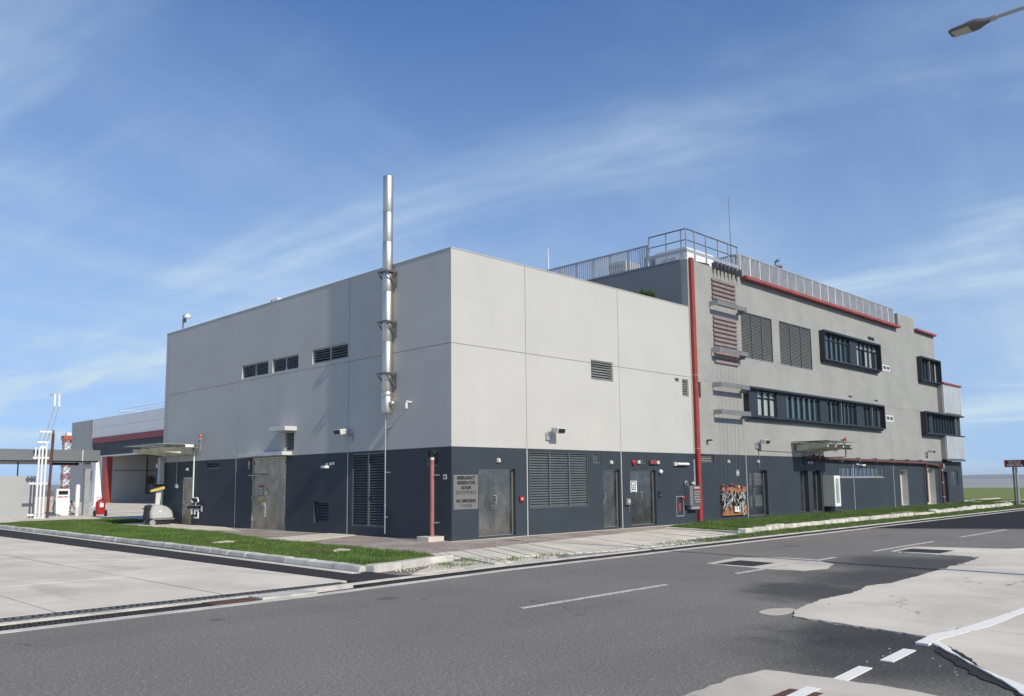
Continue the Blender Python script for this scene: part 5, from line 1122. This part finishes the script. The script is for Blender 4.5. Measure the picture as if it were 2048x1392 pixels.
# shrub growing on the low roof
t = thing('roof_shrub', 'small dark green shrub rising above the low roof beside the tall block', 'shrub', (11.6, 1.2, 8.40))
MB().path([(11.6, 1.2, 8.40), (11.58, 1.18, 8.8), (11.62, 1.22, 9.1)], .025).path([(11.58, 1.18, 8.75), (11.5, .95, 9.1)], .015).path([(11.58, 1.18, 8.8), (11.65, 1.5, 9.1)], .015).build('trunk', 'trunk', t)
m = MB(); rg = random.Random(3)
for _ in range(900):
    a = rg.uniform(0, 6.28); rr_ = rg.uniform(.0, 1)**.6; c = Vector((11.6+.46*rr_*math.cos(a), 1.22+.54*rr_*math.sin(a), 9.30+rg.uniform(-.24, .26)*(1.05-rr_*.6)))
    d1 = Vector((rg.uniform(-1, 1), rg.uniform(-1, 1), rg.uniform(-.5, .7))).normalized(); d2 = d1.orthogonal().normalized(); l, w = rg.uniform(.05, .09), rg.uniform(.018, .03)
    i = len(m.v); m.v += [tuple(c-d1*l), tuple(c+d2*w), tuple(c+d1*l), tuple(c-d2*w)]; m.f.append((i, i+1, i+2, i+3))
m.build('crown', 'leaf', t, fix=False)
# ================================================================== ROAD SIGN AND STREET LAMP
t = thing('road_sign', 'dark red give way sign on grey posts at the right edge', 'sign', (43.4, -3.85, 0))
MB().box(43.36, 43.40, -4.46, -3.30, 2.34, 2.79).build('board', 'sign_red', t, bevel=.004)
for (y0, y1, z0, z1) in ((-4.46, -3.30, 2.775, 2.79), (-4.46, -3.30, 2.34, 2.355), (-3.315, -3.30, 2.355, 2.775), (-4.46, -4.445, 2.355, 2.775)): MB().box(43.345, 43.359, y0, y1, z0, z1).build('edge', 'white_dull', t)
RL = (math.pi/2, 0, -math.pi/2)
text('lettering', 'GIVE WAY TO', .105, 'white', (43.352, -3.88, 2.70), RL, t, 0, .002, 1.0, 1.05); text('lettering', 'FIRE ENGINES', .105, 'white', (43.352, -3.88, 2.59), RL, t, 0, .002, 1.0, 1.05); text('lettering', '請讓路予消防車', .125, 'white', (43.352, -3.88, 2.45), RL, t, 0, .001, 1.0, 1.05)
MB().tube((43.5, -3.92, 0), (43.5, -3.92, 2.6), .075, n=16).build('post', 'grey_metal', t, smooth=True); MB().tube((44.3, -3.55, 0), (44.3, -3.55, 2.6), .06, n=16).build('post', 'slate_metal', t, smooth=True)
MB().box(43.40, 44.3, -3.98, -3.45, 2.44, 2.50).build('bracket', 'slate_metal', t)
t = thing('street_lamp', 'grey street lamp with flat head reaching in at the top right', 'street lamp', (.1, -17.2, 0))
lx = .1; tip, joint, zt_, zj = -14.19, -14.90, 10.10, 10.05
MB().tube((lx, -17.2, 0), (lx, -17.2, 9.9), .10, .06, 16).build('pole', 'grey_metal', t, smooth=True); MB().path([(lx, -17.2, 9.85), (lx, -16.9, 10.02), (lx, joint-.05, 10.06)], .036, 12).build('arm', 'grey_metal', t, smooth=True)
MB().tube((lx, joint-.09, 10.06), (lx, joint+.02, 10.06), .055, n=14).build('collar', 'rail_grey', t, smooth=True)
hd = [(0, .05, .06), (.10, .09, .075), (.24, .19, .085), (.34, .205, .075), (.45, .19, .06), (.66, .18, .05), (.70, .14, .035)]
m = MB(); n = len(hd)
for (s, w, h) in hd:
    y = joint+s; m.v += [(lx-w, y, 10.03), (lx-w*.6, y, 10.03-.012), (lx+w*.6, y, 10.03-.012), (lx+w, y, 10.03), (lx+w*.75, y, 10.03+h*.8), (lx, y, 10.03+h), (lx-w*.75, y, 10.03+h*.8)]
for i in range(n-1):
    for k in range(7): m.f.append((i*7+k, i*7+(k+1) % 7, (i+1)*7+(k+1) % 7, (i+1)*7+k))
m.f += [tuple(range(7)), tuple(range((n-1)*7, n*7))]
hd_ = m.build('head', 'slate_metal', t, smooth=True)
MB().box(lx-.13, lx+.13, joint+.36, joint+.65, 10.005, 10.0165).build('lens', 'lens', hd_)
# ================================================================== LEFT BACKGROUND
G_ = thing('fire_garage', 'low grey garage with white panel fascia and dark red band', 'garage', (18, 60, 0))
MB().box(18.31, 45, 76.6, 77.3, 0, 5.1).build('inner_wall', 'wall_light', G_); MB().box(18.32, 45, 77.31, 88.5, 0, 9.28).build('side_block', 'wall_side', G_)
MB().box(17.9, 18.8, 81.7, 88.6, 0, 9.3).build('pier', 'wall_grey', G_); MB().box(18.3, 45, 40, 77.3, 5.12, 9.0).build('upper_body', 'wall_side', G_); MB().box(40, 45, 40, 76.5, 0, 5.1).build('back_wall', 'wall_light', G_)
for i in range(14):
    for z0, z1 in ((7.2, 8.26), (8.28, 9.34)): MB().box(18.0, 18.28, 81.6-1.45*(i+1)+.02, 81.6-1.45*i-.02, z0, z1).build('fascia_panel', 'fascia_panel', G_, bevel=.01)
MB().box(18.05, 18.29, 61, 81.6, 7.19, 9.35).build('fascia_back', 'joint_dark', G_)
for i in range(14): MB().box(17.85, 18.28, 81.6-1.45*(i+1)+.01, 81.6-1.45*i-.01, 6.55, 7.17).build('band_panel', 'maroon_band', G_)
MB().box(18.02, 18.28, 60, 81.6, 5.12, 6.53).build('lintel', 'wall_dark', G_); MB().box(17.6, 18.4, 60, 79.6, 4.98, 5.11).build('soffit', 'white_dull', G_)
MB().box(17.7, 18.3, 76.55, 77.9, 0, 4.97).build('door_column', 'red_post', G_, bevel=.03); MB().box(17.95, 18.3, 77.91, 81.6, 0, 5.1).build('front_wall', 'white_dull', G_)
MB().box(18.5, 40, 76.58, 76.599, 3.45, 3.52).build('dado_line', 'black', G_)
rl = MB()
for i in range(13): rl.box(18.4, 18.44, 75.6-1.1*i, 75.64-1.1*i, 9.35, 10.0)
rl.box(18.4, 18.44, 61.5, 75.64, 9.96, 10.0); rl.box(18.4, 18.44, 61.5, 75.64, 9.66, 9.69); rl.box(18.4, 26, 75.6, 75.64, 9.96, 10.0); rl.build('roof_railing', 'white', G_)
t = thing('hose_reel', 'red hose reel with pipes on the wall inside the garage', 'hose reel', (22.4, 76.5, 2)); MB().lathe((22.4, 76.45, 2.45), [(.42, -.2), (.45, -.15), (.35, 0), (.42, .1)], 16, 'Y').build('reel', 'maroon', t, smooth=True); MB().path([(22.0, 76.5, 5), (22.0, 76.5, 1.0), (22.8, 76.5, 1.0)], .06).path([(22.2, 76.4, 2.2), (22.2, 76.4, 1.2), (22.7, 76.4, 1.2), (22.7, 76.4, 2.2)], .04).build('pipes', 'black', t)
# fuelling canopy
t = thing('fuel_canopy', 'flat grey fuelling canopy with pale walls and column at the left edge', 'canopy', (2.0, 36, 0))
MB().box(-16, 2.55, 35.4, 41.5, 3.28, 3.93).build('roof_slab', 'canopy_grey', t, bevel=.02); MB().box(1.52, 1.56, 35.385, 35.398, 3.28, 3.93).build('roof_joint', 'white', t); MB().box(-16, 2.5, 35.5, 41.4, 3.2, 3.278).build('soffit', 'slate_metal', t)
MB().box(1.93, 2.24, 36.0, 36.35, 0, 3.19).build('column', 'grey_metal', t, bevel=.01); MB().box(1.90, 2.27, 35.97, 36.38, 2.85, 3.10).build('column_head', 'white', t, bevel=.01)
MB().tube((.05, 36, 3.1), (1.45, 36, 3.1), .075, n=12).ball((.05, 36, 3.1), .1).ball((1.45, 36, 3.1), .1).build('light_tube', 'black', t, smooth=True)
MB().box(-1.78, -1.72, 36.0, 36.06, 2.4, 3.2).build('hanger', 'black', t)
t = thing('pale_wall', 'low pale rendered wall with notice window under the fuelling canopy', 'wall', (-5, 35.8, 0))
panel(PlaneR(35.55), -16, -.92, 0, 2.38, [(-4.6, -2.78, .08, 2.12)], .25, 'wall_grey', t, 'wall_panel')
wf = MB()
for (a, b, c, d_) in ((-4.598, -4.5, .082, 2.118), (-2.88, -2.782, .082, 2.118), (-4.5, -2.88, .082, .17), (-4.5, -2.88, 2.03, 2.118), (-4.5, -2.88, .95, 1.05)): wf.box(a, b, 35.60, 35.66, c, d_)
wf = wf.build('window', 'grey_metal', t); MB().box(-4.5, -2.88, 35.68, 35.70, 1.05, 2.03).build('pane', 'glass_dark', wf); MB().box(-4.5, -2.88, 35.68, 35.70, .17, .95).build('pane', 'glass_dark', wf); MB().box(-4.4, -2.98, 35.585, 35.60, 1.06, 1.56).build('notice', 'cream', wf)
for k in range(4): MB().box(-3.5+.12*k, -3.42+.12*k, 35.58, 35.5845, 1.44, 1.49).build('notice_letter', 'mid_grey', wf)
# vent pipe rack
t = thing('vent_pipe_rack', 'rack of white fuel vent pipes in front of the pale wall', 'pipework', (-1.1, 33.8, 0))
for (xb, xt, zt_) in ((-1.34, -1.30, 3.9), (-1.15, -1.13, 4.1), (-.96, -.94, 4.2)):
    MB().tube((xb, 33.8, 0), (xt, 33.8, zt_), .055, n=10).build('pipe', 'white', t, smooth=True); MB().tube((xb, 33.8, .26), (xb, 33.8, .31), .10, n=10).tube((xb, 33.8, 0), (xb, 33.8, .06), .10, n=10).build('flange', 'white', t)
MB().path([(-1.30, 33.8, 3.85), (-1.2, 33.8, 4.0), (-1.0, 33.8, 3.95)], .06).path([(-1.5, 33.85, 3.3), (-1.46, 33.85, 4.0)], .045).build('pipe_head', 'white', t, smooth=True)
for (z, a, b) in ((3.4, -1.6, -.78), (1.95, -1.72, -.62), (.2, -1.74, -.8), (4.28, -1.42, -.82), (4.88, -1.32, -.66)): MB().box(a, b, 33.86, 33.98, z-.06, z+.04).build('cross_rail', 'white', t)
for (x0, x1) in ((-.94, -.61), (-.72, -.37)): MB().tube((x0, 33.9, 4.9), (x1, 33.9, 6.35), .02).build('stay', 'grey_metal', t); MB().tube((x1, 33.9, 6.33), (x1-.01, 33.9, 7.05), .06).build('vent_cap', 'white', t)
MB().tube((-1.44, 33.9, 3.9), (-1.2, 33.9, 4.9), .015).tube((-1.15, 33.9, 4.1), (-.95, 33.9, 4.95), .02).tube((-.95, 33.9, 4.2), (-.75, 33.9, 4.9), .03).box(-.86, -.58, 33.88, 33.94, 6.95, 7.05).build('stay', 'grey_metal', t)
tag(MB().tube((-.76, 33.7, 0), (-.66, 33.7, 4.75), .075, n=12).tube((-.66, 33.7, 4.75), (-.66, 33.7, 4.95), .05, n=10).build('dark_red_pipe', 'maroon', smooth=True), 'dark red upright pipe beside the white vent pipes', 'pipe')
# fuel pump, bollard, sunlit wall patch as a solid, extinguisher, scrubber
t = thing('fuel_pump', 'white fuel pump with dark display under the canopy', 'fuel pump', (.85, 36.5, 0))
MB().hexa([(.50, 36.3, .02), (1.20, 36.3, .02), (1.20, 36.8, .02), (.50, 36.8, .02), (.44, 36.3, 1.08), (1.24, 36.3, 1.08), (1.24, 36.8, 1.08), (.44, 36.8, 1.08)]).build('cabinet', 'white', t, bevel=.02); MB().box(.46, 1.21, 36.28, 36.8, 1.10, 1.62).build('head', 'white', t, bevel=.03); MB().box(.58, 1.10, 36.265, 36.279, 1.28, 1.50).build('display', 'screen', t); MB().box(.56, .8, 36.27, 36.279, 1.13, 1.18).box(.86, 1.1, 36.27, 36.279, 1.14, 1.18).build('lettering_strip', 'red_bright', t)
MB().path([(1.22, 36.45, 1.0), (1.38, 36.4, .75), (1.30, 36.4, .42), (1.2, 36.4, .5)], .03).build('hose', 'rubber', t); MB().path([(1.24, 36.45, .3), (1.5, 36.35, .12), (1.62, 36.3, .2), (1.48, 36.4, .55), (1.36, 36.4, .9)], .025).build('hose', 'rubber', t); MB().path([(.45, 36.35, .9), (.30, 36.3, .5), (.34, 36.2, .12), (.7, 36.1, .06)], .03).build('hose', 'rubber', t)
t = thing('bollard', 'white round bollard right of the fuel pump', 'bollard', (1.56, 36.0, 0)); MB().lathe((1.56, 36.0, 0), [(.125, .5), (.125, 1.78), (.09, 1.86), (.02, 1.88)], 18).build('sleeve', 'white', t, smooth=True); MB().lathe((1.56, 36.0, 0), [(.115, 0), (.115, .5)], 18).build('base', 'white_dull', t, smooth=True)
t = thing('sunlit_patch', 'white tapered solid standing in for a sunlit patch of wall before the garage pier', 'sunlit_patch', (11, 60, 0)); MB().hexa([(10.68, 59.6, .0), (11.42, 59.6, .0), (11.42, 60.3, .0), (10.68, 60.3, .0), (10.82, 59.8, 4.5), (10.98, 59.8, 4.5), (10.98, 60.1, 4.5), (10.82, 60.1, 4.5)]).build('shaft', 'white', t); MB().box(10.4, 11.7, 59.4, 60.5, 0, .08).build('base', 'white_dull', t)  # made-up tapered solid: its shape and white imitate sunlight on the wall
t = thing('wheeled_extinguisher', 'red wheeled fire extinguisher on the forecourt', 'fire extinguisher', (1.85, 33, 0))
MB().lathe((1.83, 33.0, 0), [(.05, .12), (.22, .16), (.25, .24), (.25, .78), (.20, .88), (.07, .93), (.06, 1.0)], 18).build('cylinder', 'red_bright', t, smooth=True); MB().box(1.72, 1.92, 32.735, 32.75, .55, .78).build('label_plate', 'white', t)
MB().path([(1.62, 33.0, .02), (1.62, 32.9, .95), (2.08, 32.9, 1.02), (2.08, 33.0, .02)], .022).path([(2.08, 32.9, 1.0), (1.6, 32.75, 1.10), (1.5, 32.7, 1.05)], .02).build('frame', 'red_bright', t)
for x in (1.60, 2.20): MB().lathe((x, 33.15, .19), [(.12, -.045), (.185, -.04), (.19, 0), (.185, .04), (.12, .045)], 18, 'X').build('wheel', 'rubber', t, smooth=True)
t = thing('floor_scrubber', 'grey floor scrubber machine parked at the end of the side wall', 'cleaning machine', (-.75, 18.7, 0))
prof = [(-1.22, .32), (-1.24, .60), (-1.16, .78), (-1.02, .88), (-.72, .90), (-.48, .82), (-.28, .66), (-.20, .42), (-.22, .34)]
def loft(prof, rows):
    m = MB(); n = len(prof)
    for (y, k, dz) in rows:
        cx_ = sum(p[0] for p in prof)/n
        m.v += [(cx_+(p[0]-cx_)*k, y, .32+(p[1]-.32)*dz) for p in prof]
    for r_ in range(len(rows)-1):
        for i in range(n): m.f.append((r_*n+i, r_*n+(i+1) % n, (r_+1)*n+(i+1) % n, (r_+1)*n+i))
    m.f += [tuple(range(n)), tuple(range((len(rows)-1)*n, len(rows)*n))]; return m
loft(prof, [(18.36, .86, .86), (18.42, .96, .96), (18.55, 1, 1), (18.9, 1, 1), (19.03, .96, .96), (19.09, .86, .86)]).build('body', 'machine_grey', t, smooth=True)
MB().box(-1.12, -.16, 18.38, 19.07, .24, .32).build('bumper', 'mid_grey', t, bevel=.03); MB().box(-1.02, -.30, 18.45, 19.0, .08, .235).build('chassis', 'black', t, bevel=.02)
MB().hexa([(-1.36, 18.5, .30), (-1.22, 18.5, .22), (-1.22, 18.95, .22), (-1.36, 18.95, .30), (-1.30, 18.5, .86), (-1.14, 18.5, .92), (-1.14, 18.95, .92), (-1.30, 18.95, .86)]).build('front_panel', 'black', t, bevel=.02)
for y in (18.42, 19.03): MB().lathe((-1.13, y, .13), [(.06, -.04), (.125, -.035), (.13, 0), (.125, .035), (.06, .04)], 16, 'Y').build('wheel', 'grey_metal', t, smooth=True)
MB().lathe((-.42, 18.5, .09), [(.04, -.03), (.09, 0), (.04, .03)], 12, 'Y').build('castor', 'rubber', t)
MB().path([(-1.3, 18.6, .72), (-1.42, 18.6, .74), (-1.42, 18.85, .74), (-1.3, 18.85, .72)], .018).build('handle', 'black', t); MB().box(-.88, -.78, 18.35, 18.358, .58, .66).build('badge', 'white', t)
t = thing('floor_mop', 'yellow headed mop stood behind the floor scrubber', 'mop', (-.62, 18.9, .85)); MB().hexa([(-.80, 18.98, .7), (-.62, 18.98, .7), (-.62, 19.02, .7), (-.80, 19.02, .7), (-.78, 18.98, 1.42), (-.56, 18.98, 1.42), (-.56, 19.02, 1.42), (-.78, 19.02, 1.42)]).build('panel', 'white_dull', t); MB().tube((-.5, 19.0, .5), (-.56, 19.0, 1.5), .015).build('shaft', 'rail_grey', t); MB().hexa([(-1.05, 18.9, 1.44), (-.42, 18.9, 1.58), (-.42, 19.05, 1.58), (-1.05, 19.05, 1.44), (-1.03, 18.9, 1.55), (-.44, 18.9, 1.72), (-.44, 19.05, 1.72), (-1.03, 19.05, 1.55)]).build('mop_head', 'yellow', t, bevel=.02); MB().box(-.98, -.46, 18.92, 19.04, 1.66, 1.80).build('pad', 'black', t, bevel=.02)
t = thing('hose_box', 'small grey outlet box with pipe on the dark wall behind the mop', 'box', (-.05, 18.55, 1.6)); MB().box(-.10, -.003, 18.5, 18.66, 1.62, 1.80).build('box', 'grey_metal', t); MB().tube((-.04, 18.6, 1.8), (-.04, 18.6, 2.9), .02).build('conduit', 'grey_metal', t)
# red and white lattice tower
t = thing('lattice_tower', 'red and white lattice mast beyond the fuelling canopy', 'tower', (84, 300, 0))
for i in range(9):
    z0, z1 = i*2.1, (i+1)*2.1; mt = 'orange_red' if i % 2 == 0 else 'white'; w = 1.25; m = MB(); cx_, cy_ = 84.4, 300
    C4 = [(cx_-w, cy_-w), (cx_+w, cy_-w), (cx_+w, cy_+w), (cx_-w, cy_+w)]
    for k in range(4):
        a, b = C4[k], C4[(k+1) % 4]; m.tube((*a, z0), (*a, z1), .22, n=6); m.tube((*a, z0), (*b, z1), .14, n=5); m.tube((*b, z0), (*a, z1), .14, n=5); m.tube((*a, z1), (*b, z1), .14, n=5)
    m.build('section', mt, t)
MB().box(82.7, 86.0, 298.4, 301.6, 18.3, 19.7).build('platform', 'orange_red', t); MB().box(83.8, 85.4, 299.2, 300.8, 19.7, 20.8).build('top_cabin', 'white', t)
lad = MB()
for x in (82.4, 83.0): lad.tube((x, 298.6, 0), (x, 298.6, 18.6), .12, n=5)
for i in range(12): lad.tube((82.4, 298.6, 1+1.5*i), (83.0, 298.6, 1+1.5*i), .1, n=5)
lad.build('ladder', 'mauve', t)
t = thing('far_mast', 'tiny white mast on the far horizon beside the vent pipes', 'mast', (93, 430, 0)); MB().tube((93, 430, 0), (93, 430, 3.6), .35).build('pole', 'white', t); MB().box(90.5, 95.5, 429.8, 430.2, 3.3, 3.9).build('arm', 'white', t)

# ================================================================== AIR
hm = bpy.data.materials.new('haze'); hm.use_nodes = True; hn = hm.node_tree.nodes; hn.clear()
hv = hn.new('ShaderNodeVolumePrincipled'); hv.inputs['Color'].default_value = (0.80, 0.88, 0.96, 1); hv.inputs['Density'].default_value = 0.00016; hv.inputs['Anisotropy'].default_value = 0.0
ho = hn.new('ShaderNodeOutputMaterial'); hm.node_tree.links.new(hv.outputs[0], ho.inputs['Volume'])
MATS['haze'] = hm
hz_ = stuff(MB().box(-7100, 7100, -7100, 7100, -1.3, 30).build('haze', 'haze')); hz_['label'] = 'thin pale haze over the airfield'; hz_['category'] = 'haze'

GRP = {'manhole_cover': 'iron covers in road and lawn', 'security_camera': 'small wall cameras', 'beacon': 'orange warning beacons', 'canopy': 'glass canopies over doors', 'roof_fence': 'picket fences on the tall roof', 'antenna_mast': 'rods on the tall roof', 'bulkhead_light': 'white bulkhead lights'}
for o in list(COL.objects):
    k = o.name.split('.')[0]
    if o.parent is None and k in GRP and 'group' not in o: o['group'] = GRP[k]
